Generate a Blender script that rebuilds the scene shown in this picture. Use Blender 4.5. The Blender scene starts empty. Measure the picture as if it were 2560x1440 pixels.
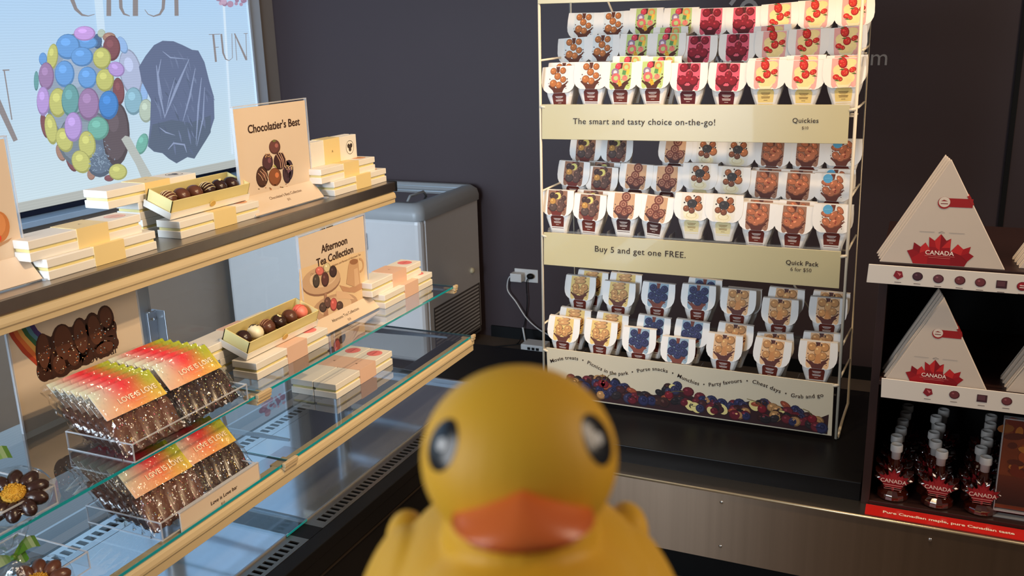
import bpy, bmesh, math, random
from mathutils import Vector, Matrix
random.seed(7)
SC = bpy.context.scene
COL = SC.collection
PI = math.pi

# ------------------------------------------------------------------ camera
CAMZ = 1.70
FPX = 2320.0
def _axes():
    yaw, pitch, roll = (math.radians(a) for a in (-24.19, 15.537, 1.503))
    f = Vector((math.sin(yaw)*math.cos(pitch), math.cos(yaw)*math.cos(pitch), -math.sin(pitch)))
    r = Vector((math.cos(yaw), -math.sin(yaw), 0)); d = f.cross(r)
    c, s = math.cos(roll), math.sin(roll)
    return c*r+s*d, -s*r+c*d, f
RR, DD, FF = _axes()
cd = bpy.data.cameras.new('camera'); cam = bpy.data.objects.new('camera', cd); COL.objects.link(cam)
cd.sensor_width = 36.0; cd.lens = FPX/2560*36.0; cd.clip_start = 0.02; cd.clip_end = 60
m3 = Matrix((RR, -DD, -FF)).transposed()
cam.matrix_world = Matrix.Translation((0, 0, CAMZ)) @ m3.to_4x4()
cd.dof.use_dof = True; cd.dof.focus_distance = 2.5; cd.dof.aperture_fstop = 11.5
SC.camera = cam

# ------------------------------------------------------------------ world, light, exposure
W = bpy.data.worlds.new('world'); SC.world = W; W.use_nodes = True
bg = W.node_tree.nodes['Background']; bg.inputs[0].default_value = (0.80, 0.76, 0.74, 1); bg.inputs[1].default_value = 0.17
SC.view_settings.view_transform = 'Standard'; SC.view_settings.look = 'None'
SC.view_settings.exposure = 0.0; SC.view_settings.gamma = 1.0; SC.view_settings.use_curve_mapping = False
try:
    SC.cycles.use_denoising = True
    SC.cycles.max_bounces = 10; SC.cycles.transparent_max_bounces = 24
    SC.cycles.glossy_bounces = 5; SC.cycles.diffuse_bounces = 3; SC.cycles.transmission_bounces = 8
    SC.cycles.caustics_reflective = False; SC.cycles.caustics_refractive = False
    SC.cycles.sample_clamp_indirect = 4.0
except Exception:
    pass

def aim(o, target):
    d = (Vector(target)-o.location).normalized()
    o.rotation_euler = d.to_track_quat('-Z', 'Y').to_euler()
def spot(name, loc, target, energy, col, angle=70, blend=0.6, rad=0.035):
    l = bpy.data.lights.new(name, 'SPOT'); l.energy = energy; l.color = col
    l.spot_size = math.radians(angle); l.spot_blend = blend; l.shadow_soft_size = rad
    o = bpy.data.objects.new(name, l); COL.objects.link(o); o.location = loc; aim(o, target); return o
def area(name, loc, target, energy, col, sx, sy):
    l = bpy.data.lights.new(name, 'AREA'); l.shape = 'RECTANGLE'; l.size = sx; l.size_y = sy
    l.energy = energy; l.color = col
    o = bpy.data.objects.new(name, l); COL.objects.link(o); o.location = loc; aim(o, target); return o
WARM = (1.0, 0.72, 0.42)
COOL = (0.62, 0.80, 1.0)
spot('case_spotlight', (0.30, 1.35, 2.85), (-1.6, 1.75, 1.0), 122, WARM, 62)
spot('case_end_spotlight', (0.10, 2.30, 2.85), (-1.5, 2.35, 1.0), 78, WARM, 55)
spot('rack_spotlight', (-0.50, 2.12, 2.85), (-0.65, 2.9, 1.1), 56, WARM, 75)
spot('rack_right_spotlight', (-0.10, 2.15, 2.85), (-0.25, 2.9, 1.1), 38, WARM, 60)
area('shop_window_daylight', (-2.3, -1.5, 1.6), (-3.0, 4.0, 0.8), 46, COOL, 2.2, 1.8).data.spread = math.radians(64)
area('duck_fill', (-1.5, -1.0, 2.0), (0.0, 0.25, 1.5), 30, (0.92, 0.96, 1.0), 1.2, 1.2)  # unseen soft fill, added behind the camera to brighten the duck
area('warm_side_fill', (2.3, 1.7, 2.7), (-3.2, 3.2, 0.9), 62, (1.0, 0.80, 0.60), 1.6, 1.6)  # added warm fill from the right, for faces turned that way

# ------------------------------------------------------------------ pixel rays on real planes
def ray(x, y):
    return RR*((x-1280)/FPX)+DD*((y-720)/FPX)+FF
def atX(x, y, X):
    d = ray(x, y); return Vector((0, 0, CAMZ))+d*(X/d.x)
def atY(x, y, Y):
    d = ray(x, y); return Vector((0, 0, CAMZ))+d*(Y/d.y)
def atZ(x, y, Z):
    d = ray(x, y); return Vector((0, 0, CAMZ))+d*((Z-CAMZ)/d.z)

# ------------------------------------------------------------------ materials
def lin(c):
    def f(v):
        v = v/255.0
        return v/12.92 if v <= 0.04045 else ((v+0.055)/1.055)**2.4
    return tuple(f(v) for v in c[:3])+(1.0,)
MATS = {}
def mat(name, col=None, rough=0.5, metal=0.0, spec=0.5, noise=0.0, nscale=20.0, bump=0.0, bscale=200.0, sss=0.0, coat=0.0, stretch=None, emis=0.0):
    if name in MATS: return MATS[name]
    m = bpy.data.materials.new(name); m.use_nodes = True; nt = m.node_tree; N = nt.nodes; L = nt.links
    b = N['Principled BSDF']
    b.inputs['Roughness'].default_value = rough; b.inputs['Metallic'].default_value = metal
    b.inputs['Specular IOR Level'].default_value = spec
    if coat: b.inputs['Coat Weight'].default_value = coat
    if sss:
        b.inputs['Subsurface Weight'].default_value = sss
        b.inputs['Subsurface Radius'].default_value = (0.006, 0.004, 0.0015)
    if col is None:
        a = N.new('ShaderNodeAttribute'); a.attribute_name = 'Col'; src = a.outputs['Color']
    else:
        a = N.new('ShaderNodeRGB'); a.outputs[0].default_value = lin(col); src = a.outputs[0]
    tc = N.new('ShaderNodeTexCoord'); mp = N.new('ShaderNodeMapping'); L.new(tc.outputs['Object'], mp.inputs[0])
    if stretch: mp.inputs['Scale'].default_value = stretch
    if noise:
        n = N.new('ShaderNodeTexNoise'); n.inputs['Scale'].default_value = nscale; n.inputs['Detail'].default_value = 5
        L.new(mp.outputs[0], n.inputs['Vector'])
        mr = N.new('ShaderNodeMapRange'); mr.inputs[3].default_value = 1-noise; mr.inputs[4].default_value = 1+noise
        L.new(n.outputs['Fac'], mr.inputs[0])
        mx = N.new('ShaderNodeMix'); mx.data_type = 'RGBA'; mx.blend_type = 'MULTIPLY'; mx.inputs[0].default_value = 1.0
        L.new(src, mx.inputs[6]); L.new(mr.outputs[0], mx.inputs[7]); src = mx.outputs[2]
    L.new(src, b.inputs['Base Color'])
    if emis:
        L.new(src, b.inputs['Emission Color']); b.inputs['Emission Strength'].default_value = emis
    if bump:
        n2 = N.new('ShaderNodeTexNoise'); n2.inputs['Scale'].default_value = bscale; n2.inputs['Detail'].default_value = 3
        L.new(mp.outputs[0], n2.inputs['Vector'])
        bp = N.new('ShaderNodeBump'); bp.inputs['Strength'].default_value = bump; bp.inputs['Distance'].default_value = 0.002
        L.new(n2.outputs['Fac'], bp.inputs['Height']); L.new(bp.outputs[0], b.inputs['Normal'])
    MATS[name] = m; return m
def thin(name, tint=(1, 1, 1), k=1.0, rough=0.02, bump=0.0, bscale=60.0, base=0.0, haze=0.0):
    """thin clear sheet: passes light straight on, mirrors by Fresnel"""
    if name in MATS: return MATS[name]
    m = bpy.data.materials.new(name); m.use_nodes = True; nt = m.node_tree; N = nt.nodes; L = nt.links
    for n in list(N): N.remove(n)
    out = N.new('ShaderNodeOutputMaterial'); tr = N.new('ShaderNodeBsdfTransparent'); gl = N.new('ShaderNodeBsdfGlossy')
    tr.inputs[0].default_value = (*tint, 1); gl.inputs['Roughness'].default_value = rough
    fr = N.new('ShaderNodeFresnel'); fr.inputs[0].default_value = 1.5
    ma = N.new('ShaderNodeMath'); ma.operation = 'MULTIPLY_ADD'; ma.inputs[1].default_value = k; ma.inputs[2].default_value = base; ma.use_clamp = True
    ge = N.new('ShaderNodeNewGeometry'); fb = N.new('ShaderNodeMath'); fb.operation = 'SUBTRACT'; fb.inputs[0].default_value = 1.0
    L.new(ge.outputs['Backfacing'], fb.inputs[1]); fm = N.new('ShaderNodeMath'); fm.operation = 'MULTIPLY'
    L.new(fr.outputs[0], fm.inputs[0]); L.new(fb.outputs[0], fm.inputs[1]); L.new(fm.outputs[0], ma.inputs[0])
    mx = N.new('ShaderNodeMixShader'); L.new(ma.outputs[0], mx.inputs[0]); L.new(tr.outputs[0], mx.inputs[1]); L.new(gl.outputs[0], mx.inputs[2])
    if bump:
        tc = N.new('ShaderNodeTexCoord'); n2 = N.new('ShaderNodeTexNoise'); n2.inputs['Scale'].default_value = bscale; n2.inputs['Detail'].default_value = 2
        L.new(tc.outputs['Object'], n2.inputs['Vector'])
        bp = N.new('ShaderNodeBump'); bp.inputs['Strength'].default_value = bump; bp.inputs['Distance'].default_value = 0.01
        L.new(n2.outputs['Fac'], bp.inputs['Height']); L.new(bp.outputs[0], gl.inputs['Normal']); L.new(bp.outputs[0], fr.inputs['Normal'])
    last = mx.outputs[0]
    if haze:
        df = N.new('ShaderNodeBsdfDiffuse'); df.inputs[0].default_value = (.9, .9, .9, 1)
        m2 = N.new('ShaderNodeMixShader'); m2.inputs[0].default_value = haze
        L.new(last, m2.inputs[1]); L.new(df.outputs[0], m2.inputs[2]); last = m2.outputs[0]
    L.new(last, out.inputs[0]); MATS[name] = m; return m
def glow(name, strength, tint=None):
    if name in MATS: return MATS[name]
    m = bpy.data.materials.new(name); m.use_nodes = True; nt = m.node_tree; N = nt.nodes; L = nt.links
    for n in list(N): N.remove(n)
    out = N.new('ShaderNodeOutputMaterial'); e = N.new('ShaderNodeEmission'); e.inputs[1].default_value = strength
    d = N.new('ShaderNodeBsdfDiffuse'); d.inputs[0].default_value = (.05, .05, .05, 1); ad = N.new('ShaderNodeAddShader')
    a = N.new('ShaderNodeAttribute'); a.attribute_name = 'Col'
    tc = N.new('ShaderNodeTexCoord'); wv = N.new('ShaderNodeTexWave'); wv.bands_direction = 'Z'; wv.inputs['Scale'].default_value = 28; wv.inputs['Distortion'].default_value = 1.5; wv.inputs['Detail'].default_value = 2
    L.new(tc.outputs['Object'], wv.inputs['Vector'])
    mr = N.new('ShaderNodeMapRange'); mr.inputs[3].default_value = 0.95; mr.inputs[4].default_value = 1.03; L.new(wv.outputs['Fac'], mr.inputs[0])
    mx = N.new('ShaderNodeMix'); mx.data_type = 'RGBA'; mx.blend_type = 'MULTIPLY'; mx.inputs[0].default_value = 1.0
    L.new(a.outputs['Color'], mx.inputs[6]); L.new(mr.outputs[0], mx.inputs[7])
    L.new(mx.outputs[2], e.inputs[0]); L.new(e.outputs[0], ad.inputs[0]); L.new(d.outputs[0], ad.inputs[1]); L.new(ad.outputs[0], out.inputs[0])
    MATS[name] = m; return m

PRINT = mat('printed_card', None, 0.5, spec=.3)
PRINTG = mat('gloss_print', None, 0.5, spec=.22, noise=0.08, nscale=120)
PAPER = mat('white_card', (238, 232, 222), 0.55, noise=0.02, nscale=60)
POUCHW = mat('pouch_paper', (236, 230, 222), 0.42, noise=0.03, nscale=40, bump=0.1, bscale=60)
CREAMP = mat('cream_card', (232, 216, 150), 0.55, noise=0.02)
STEEL = mat('brushed_steel', (176, 166, 156), 0.32, 1.0, noise=0.10, nscale=30, stretch=(60, 1, 1))
STEELF = mat('stainless_front', (146, 124, 104), 0.36, 1.0, noise=0.14, nscale=6, stretch=(9, 1, 0.15))
STEELF.node_tree.nodes['Principled BSDF'].inputs['Anisotropic'].default_value = 0.85; STEELF.node_tree.nodes['Principled BSDF'].inputs['Anisotropic Rotation'].default_value = 0.25
PANW = mat('deck_pan_steel', (226, 236, 248), 0.09, 0.92, noise=0.04, nscale=5)
RAIL = mat('cream_rail', (206, 184, 144), 0.32, noise=0.04, nscale=12)
BLACK = mat('black_laminate', (17, 16, 17), 0.38, spec=0.16, noise=0.15, nscale=8)
BLACKM = mat('black_matte', (14, 13, 13), 0.6, spec=0.2)
ALU = mat('aluminium', (190, 196, 205), 0.3, 0.9, noise=0.05)
CHROME = mat('chrome', (225, 225, 225), 0.08, 1.0)
WIRE = mat('white_wire', (226, 212, 188), 0.35, noise=0.03)
GLASS = thin('shelf_glass', (0.96, 0.985, 0.985), 2.9, 0.01)
GLASSD = thin('door_glass', (0.94, 0.96, 0.96), 0.6, 0.01)
ACRY = thin('clear_acrylic', (0.97, 0.97, 0.97), 0.8, 0.03)
ACRYE = thin('acrylic_edge', (0.92, 0.92, 0.95), 1.0, 0.1, base=0.12, haze=0.35)
CELLO = thin('cellophane', (0.985, 0.985, 0.98), 2.0, 0.09, bump=0.9, bscale=38, base=0.015)
GEDGE = mat('green_glass_edge', (18, 158, 172), 0.12, spec=0.7, coat=0.5, noise=0.1, nscale=15)
DARKCH = mat('dark_chocolate', (52, 30, 24), 0.25, spec=0.5, noise=0.15, nscale=40)
MILKCH = mat('milk_chocolate', (96, 56, 40), 0.28, spec=0.5, noise=0.15, nscale=40)
PLASTW = mat('white_plastic', (205, 202, 198), 0.4, noise=0.03)
CLIPM = mat('cream_clip', (200, 176, 138), 0.4, noise=0.04)

# ------------------------------------------------------------------ mesh builder
class MB:
    def __init__(s): s.v = []; s.f = []; s.c = []; s.m = []
    def add(s, vs, fs, col=(255, 255, 255), mi=0):
        o = len(s.v); s.v += [Vector(v) for v in vs]
        for k, f in enumerate(fs):
            s.f.append([i+o for i in f]); s.m.append(mi)
            s.c.append(col if not isinstance(col, list) else [col[i] for i in f])
        return s
    def box(s, x0, x1, y0, y1, z0, z1, col=(255, 255, 255), mi=0):
        vs = [(x, y, z) for z in (z0, z1) for y in (y0, y1) for x in (x0, x1)]
        return s.add(vs, [(0, 2, 3, 1), (4, 5, 7, 6), (0, 1, 5, 4), (2, 6, 7, 3), (0, 4, 6, 2), (1, 3, 7, 5)], col, mi)
    def hexa(s, b, t, col=(255, 255, 255), mi=0):
        n = len(b); vs = list(b)+list(t)
        fs = [tuple(reversed(range(n))), tuple(range(n, 2*n))]+[(i, (i+1) % n, n+(i+1) % n, n+i) for i in range(n)]
        return s.add(vs, fs, col, mi)
    def slab(s, pts, off, col=(255, 255, 255), mi=0):
        off = Vector(off); return s.hexa([Vector(p) for p in pts], [Vector(p)+off for p in pts], col, mi)
    def loft(s, rings, col=(255, 255, 255), cap=True, mi=0):
        n = len(rings[0]); vs = [p for r in rings for p in r]; fs = []
        for k in range(len(rings)-1):
            fs += [(k*n+i, k*n+(i+1) % n, (k+1)*n+(i+1) % n, (k+1)*n+i) for i in range(n)]
        if cap: fs += [tuple(reversed(range(n))), tuple(range((len(rings)-1)*n, len(rings)*n))]
        return s.add(vs, fs, col, mi)
    def tube(s, pts, r, n=8, col=(255, 255, 255), mi=0):
        pts = [Vector(p) for p in pts]; rings = []
        for i, p in enumerate(pts):
            t = (pts[min(i+1, len(pts)-1)]-pts[max(i-1, 0)]).normalized()
            u = t.cross(Vector((0, 0, 1)))
            if u.length < 0.05: u = t.cross(Vector((0, 1, 0)))
            u.normalize(); w = t.cross(u)
            rr = r[i] if isinstance(r, (list, tuple)) else r
            rings.append([p+(u*math.cos(a)+w*math.sin(a))*rr for a in (2*PI*k/n for k in range(n))])
        return s.loft(rings, col, True, mi)
    def lathe(s, prof, c=(0, 0, 0), n=20, col=(255, 255, 255), mi=0):
        c = Vector(c)
        return s.loft([[c+Vector((r*math.cos(2*PI*k/n), r*math.sin(2*PI*k/n), z)) for k in range(n)] for r, z in prof], col, True, mi)
    def ell(s, c, r, seg=14, rings=8, col=(255, 255, 255), M=None, mi=0, jit=0.0):
        c = Vector(c); R = []
        for j in range(rings+1):
            a = -PI/2+PI*j/rings; ring = []
            for k in range(seg):
                b = 2*PI*k/seg; q = 1+random.uniform(-jit, jit)
                p = Vector((r[0]*math.cos(a)*math.cos(b)*q, r[1]*math.cos(a)*math.sin(b)*q, r[2]*math.sin(a)*q))
                ring.append(c+(M @ p if M else p))
            R.append(ring)
        return s.loft(R, col, False, mi)
    def build(s, name, mats, parent=None, smooth=False, bevel=0.0, seg=2, world=False, weld=True):
        vs = s.v
        if world and parent is not None:
            p = parent
            while p.parent is not None: p = p.parent
            inv = p.matrix_basis.inverted(); vs = [inv @ v for v in vs]
        me = bpy.data.meshes.new(name); me.from_pydata(vs, [], s.f); me.update()
        ca = me.color_attributes.new('Col', 'FLOAT_COLOR', 'CORNER'); i = 0; buf = []
        for k, f in enumerate(s.f):
            c = s.c[k]
            for j in range(len(f)):
                buf += lin(c[j]) if isinstance(c, list) else lin(c)
        ca.data.foreach_set('color', buf)
        mats = mats if isinstance(mats, (list, tuple)) else [mats]
        for m in mats: me.materials.append(m)
        if len(mats) > 1: me.polygons.foreach_set('material_index', s.m)
        if smooth or bevel:
            bm = bmesh.new(); bm.from_mesh(me)
            if weld: bmesh.ops.remove_doubles(bm, verts=bm.verts, dist=1e-5)
            bmesh.ops.recalc_face_normals(bm, faces=bm.faces)
            if bevel:
                ed = [e for e in bm.edges if len(e.link_faces) == 2 and e.calc_face_angle(0) > 0.5]
                bmesh.ops.bevel(bm, geom=ed, offset=bevel, segments=seg, affect='EDGES', profile=0.5, clamp_overlap=True)
            bm.to_mesh(me); bm.free()
            if smooth:
                me.polygons.foreach_set('use_smooth', [True]*len(me.polygons))
        o = bpy.data.objects.new(name, me); COL.objects.link(o)
        if parent is not None: o.parent = parent
        return o

def tag(o, label=None, cat=None, group=None, kind=None):
    if label: o['label'] = label
    if cat: o['category'] = cat
    if group: o['group'] = group
    if kind: o['kind'] = kind
    return o
def thing(name, label, cat, loc=(0, 0, 0), M=None, group=None, rz=0.0):
    o = bpy.data.objects.new(name, None); COL.objects.link(o); o.empty_display_size = 0.02
    o.matrix_basis = Matrix.Translation(loc) @ (M.to_4x4() if M is not None else Matrix.Rotation(rz, 4, 'Z'))
    return tag(o, label, cat, group)
def copy_tree(o, parent=None):
    c = o.copy(); COL.objects.link(c); c.parent = parent
    for ch in list(o.children): copy_tree(ch, c)
    return c
def frame(U, V):
    """local x -> U, local z -> V, local -y faces the viewer"""
    U = Vector(U).normalized(); V = Vector(V).normalized(); Y = V.cross(U)
    return Matrix((U, Y, V)).transposed()

# flat print: polygons on a plane, small lifts per layer
class Art:
    def __init__(s, O, U, V, N, eps=0.00025):
        s.O = Vector(O); s.U = Vector(U); s.V = Vector(V); s.N = Vector(N).normalized(); s.eps = eps; s.mb = MB()
    def P(s, u, v, l): return s.O+s.U*u+s.V*v+s.N*(s.eps*(l+1))
    def poly(s, pts, col, l=0):
        s.mb.add([s.P(u, v, l) for u, v in pts], [tuple(range(len(pts)))], col)
    def rect(s, u0, v0, u1, v1, col, l=0): s.poly([(u0, v0), (u1, v0), (u1, v1), (u0, v1)], col, l)
    def disc(s, u, v, r, col, l=1, ry=None, rot=0.0, n=14):
        ry = ry or r; c, q = math.cos(rot), math.sin(rot)
        s.poly([(u+r*math.cos(a)*c-ry*math.sin(a)*q, v+r*math.cos(a)*q+ry*math.sin(a)*c) for a in (2*PI*k/n for k in range(n))], col, l)
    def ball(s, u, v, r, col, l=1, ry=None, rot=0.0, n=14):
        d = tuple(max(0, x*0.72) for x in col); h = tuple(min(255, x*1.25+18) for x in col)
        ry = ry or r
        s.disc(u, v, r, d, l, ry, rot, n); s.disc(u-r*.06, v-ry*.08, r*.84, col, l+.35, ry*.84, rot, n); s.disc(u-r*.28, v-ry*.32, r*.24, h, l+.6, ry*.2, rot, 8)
    def ring(s, u, v, r, w, col, l=1, n=16, a0=0.0, a1=2*PI, ry=None):
        ry = ry or r; k = ry/r; vs = []; fs = []
        for i in range(n+1):
            a = a0+(a1-a0)*i/n
            for q in (r-w/2, r+w/2): vs.append(s.P(u+q*math.cos(a), v+q*k*math.sin(a), l))
        s.mb.add(vs, [(2*i, 2*i+1, 2*i+3, 2*i+2) for i in range(n)], col)
    def line(s, pts, w, col, l=1):
        vs = []
        for i, (u, v) in enumerate(pts):
            a = pts[max(0, i-1)]; b = pts[min(len(pts)-1, i+1)]; t = Vector((b[0]-a[0], b[1]-a[1]))
            t.normalize(); ww = w[i] if isinstance(w, (list, tuple)) else w
            vs += [s.P(u-t.y*ww/2, v+t.x*ww/2, l), s.P(u+t.y*ww/2, v-t.x*ww/2, l)]
        s.mb.add(vs, [(2*i, 2*i+1, 2*i+3, 2*i+2) for i in range(len(pts)-1)], col)
    def grid(s, u0, v0, u1, v1, fn, nu=12, nv=6, l=0):
        vs = []; cs = []
        for j in range(nv+1):
            for i in range(nu+1):
                a, b = i/nu, j/nv; vs.append(s.P(u0+(u1-u0)*a, v0+(v1-v0)*b, l)); cs.append(fn(a, b))
        s.mb.add(vs, [(j*(nu+1)+i, j*(nu+1)+i+1, (j+1)*(nu+1)+i+1, (j+1)*(nu+1)+i) for j in range(nv) for i in range(nu)], cs)
    def build(s, name, parent, m=None, world=False): return s.mb.build(name, m or PRINT, parent, world=world)
class PxArt(Art):
    """print laid on a real plane; shapes measured on the photograph"""
    def __init__(s, plane, N, eps=0.0004, sc=1.0, ox=0, oy=0):
        s.plane = plane; s.N = Vector(N).normalized(); s.eps = eps; s.mb = MB(); s.sc = sc; s.ox = ox; s.oy = oy
    def P(s, u, v, l): return s.plane(s.ox+u/s.sc, s.oy+v/s.sc)+s.N*(s.eps*(l+1))

_T = {}
def glyphs(txt, bold=0.0, align='CENTER', space=1.0):
    k = (txt, bold, align, space)
    if k in _T: return _T[k]
    cu = bpy.data.curves.new('t', 'FONT'); cu.body = txt; cu.size = 1.0; cu.align_x = align; cu.offset = bold; cu.resolution_u = 3; cu.space_character = space
    o = bpy.data.objects.new('t', cu); COL.objects.link(o)
    dg = bpy.context.evaluated_depsgraph_get(); me = o.evaluated_get(dg).to_mesh()
    vs = [(v.co.x, v.co.y) for v in me.vertices]; fs = [tuple(p.vertices) for p in me.polygons]
    o.evaluated_get(dg).to_mesh_clear(); bpy.data.objects.remove(o); bpy.data.curves.remove(cu)
    _T[k] = (vs, fs); return _T[k]
def text(art, txt, u, v, size, col, l=2, bold=0.0, align='CENTER', sx=1.0, down=True, warp=None, space=1.0, rot=0.0):
    vs, fs = glyphs(txt, bold, align, space); sg = -1 if down else 1; c, q = math.cos(rot), math.sin(rot); P = []
    for x, y in vs:
        x, y = x*size*sx, y*size
        a, b = x*c-y*q, x*q+y*c
        if warp: P.append(art.P(*warp(a, b), l))
        else: P.append(art.P(u+a, v+sg*b, l))
    art.mb.add(P, fs, col)

# ================================================================== ROOM
XW = -3.546; YW = 4.60
def struct(name, mb, m, parent=None, **k):
    o = mb.build(name, m, parent, **k)
    if parent is None: o['kind'] = 'structure'
    return o
FLOORM = mat('dark_floor', (86, 72, 60), 0.55, noise=0.25, nscale=9, bump=0.2, bscale=120)
WALLD = mat('charcoal_paint', (62, 49, 51), 0.55, spec=0.35, noise=0.05, nscale=3, bump=0.06, bscale=260)
WALLG = mat('grey_brown_paint', (150, 140, 132), 0.6, noise=0.06, nscale=4, bump=0.06, bscale=200)
struct('floor', MB().box(-3.9, 3.5, -2.2, 4.75, -0.06, 0), FLOORM)
wb = struct('wall_back', MB().box(-3.70, 3.5, YW, YW+0.12, 0, 3.1), WALLD)
WY0, WY1, WZ0, WZ1 = -1.2, 4.47, 0.93, 2.95
wl = MB(); wl.box(XW-0.15, XW, -2.2, YW, 0, WZ0); wl.box(XW-0.15, XW, WY1, YW, WZ0, 3.1); wl.box(XW-0.15, XW, -2.2, WY0, WZ0, 3.1); wl.box(XW-0.15, XW, WY0, WY1, WZ1, 3.1)
struct('wall_left', wl, WALLG)
struct('baseboard_back', MB().box(-2.2, 3.5, YW-0.012, YW, 0, 0.066), BLACKM)
tr = MB(); tr.box(0.325, 0.345, YW-0.012, YW, 0.07, 3.1)
struct('trim_1', tr, BLACKM)
a = Art((0, YW, 0), (1, 0, 0), (0, 0, -1), (0, -1, 0), eps=0.0008)
GW = (150, 146, 146)
text(a, 'm', -0.226, -1.505, 0.105, GW); text(a, 'w', -0.957, -1.505, 0.105, GW)
p = atY(1872, 22, YW); a.ring(p.x, -p.z, .034, .018, GW)
p = atY(1826, 12, YW); q = atY(1838, -4, YW); a.line([(p.x, -p.z), (q.x, -q.z)], .018, GW)
o = a.build('lettering', wb)

# window: frame, pane, sill, printed roller blind
FRM = mat('window_frame_paint', (214, 226, 240), 0.4, noise=0.03)
wn = MB(); wn.box(XW-0.02, XW+0.012, 4.36, 4.47, WZ0, WZ1); wn.box(XW-0.02, XW+0.02, WY0, WY0+.06, WZ0, WZ1); wn.box(XW-0.02, XW+0.012, WY0, 4.36, WZ1-.06, WZ1)
win = struct('window_1', wn, FRM, bevel=.003)
MB().box(XW-0.03, XW+0.024, 4.352, 4.372, WZ0+.04, WZ1-.06).build('frame_strip', FRM, win, bevel=.004)
MB().box(XW-0.09, XW-0.08, WY0+.06, 4.36, WZ0, WZ1-.06).build('window_pane', GLASSD, win)
MB().box(XW-0.02, XW+0.008, WY0, 4.36, 0.972, 1.0).build('sill_track', mat('navy_track', (14, 18, 40), 0.3), win)
MB().box(XW-0.02, XW+0.11, WY0, 4.46, 0.944, 0.970).build('sill', mat('blue_sill', (150, 180, 214), 0.18, noise=.05), win, bevel=.003)
BL = thing('roller_blind', 'white printed roller blind with a giant candy lollipop picture over the window', 'blind', (XW+0.006, 2.0, 1.0))
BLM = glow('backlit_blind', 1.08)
pl = lambda x, y: atX(x, y, XW+0.012)
bl = MB(); YB0, YB1, ZB0, ZB1 = -1.1, 4.352, 1.04, 2.9
cs = lambda y, z: tuple(int(c) for c in (168, 203, 234)) if z > 1.35 else (186, 210, 228)
ny, nz = 24, 12; vs = []; cc = []
for j in range(nz+1):
    for i in range(ny+1):
        y = YB0+(YB1-YB0)*i/ny; z = ZB0+(ZB1-ZB0)*j/nz; vs.append((XW+0.010+0.002*math.sin(y*9), y, z))
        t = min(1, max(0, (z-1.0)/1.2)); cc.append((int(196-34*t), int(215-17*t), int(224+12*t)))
bl.add(vs, [(j*(ny+1)+i, j*(ny+1)+i+1, (j+1)*(ny+1)+i+1, (j+1)*(ny+1)+i) for j in range(nz) for i in range(ny)], cc)
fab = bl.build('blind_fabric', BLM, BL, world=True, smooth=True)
prof = [(XW+.006, 1.04), (XW+.022, 1.035), (XW+.03, 1.015), (XW+.022, 1.0), (XW+.004, 1.0)]
bb = MB().loft([[(x, y, z) for x, z in prof] for y in (YB0, YB1)], (172, 176, 172))
bb.build('bottom_bar', BLM, BL, world=True)  # bar made to glow like the cloth; its brightness is emitted
A = PxArt(lambda x, y: atX(x, y, XW+0.016), (1, 0, 0), 0.0006, sc=2.571)
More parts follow.
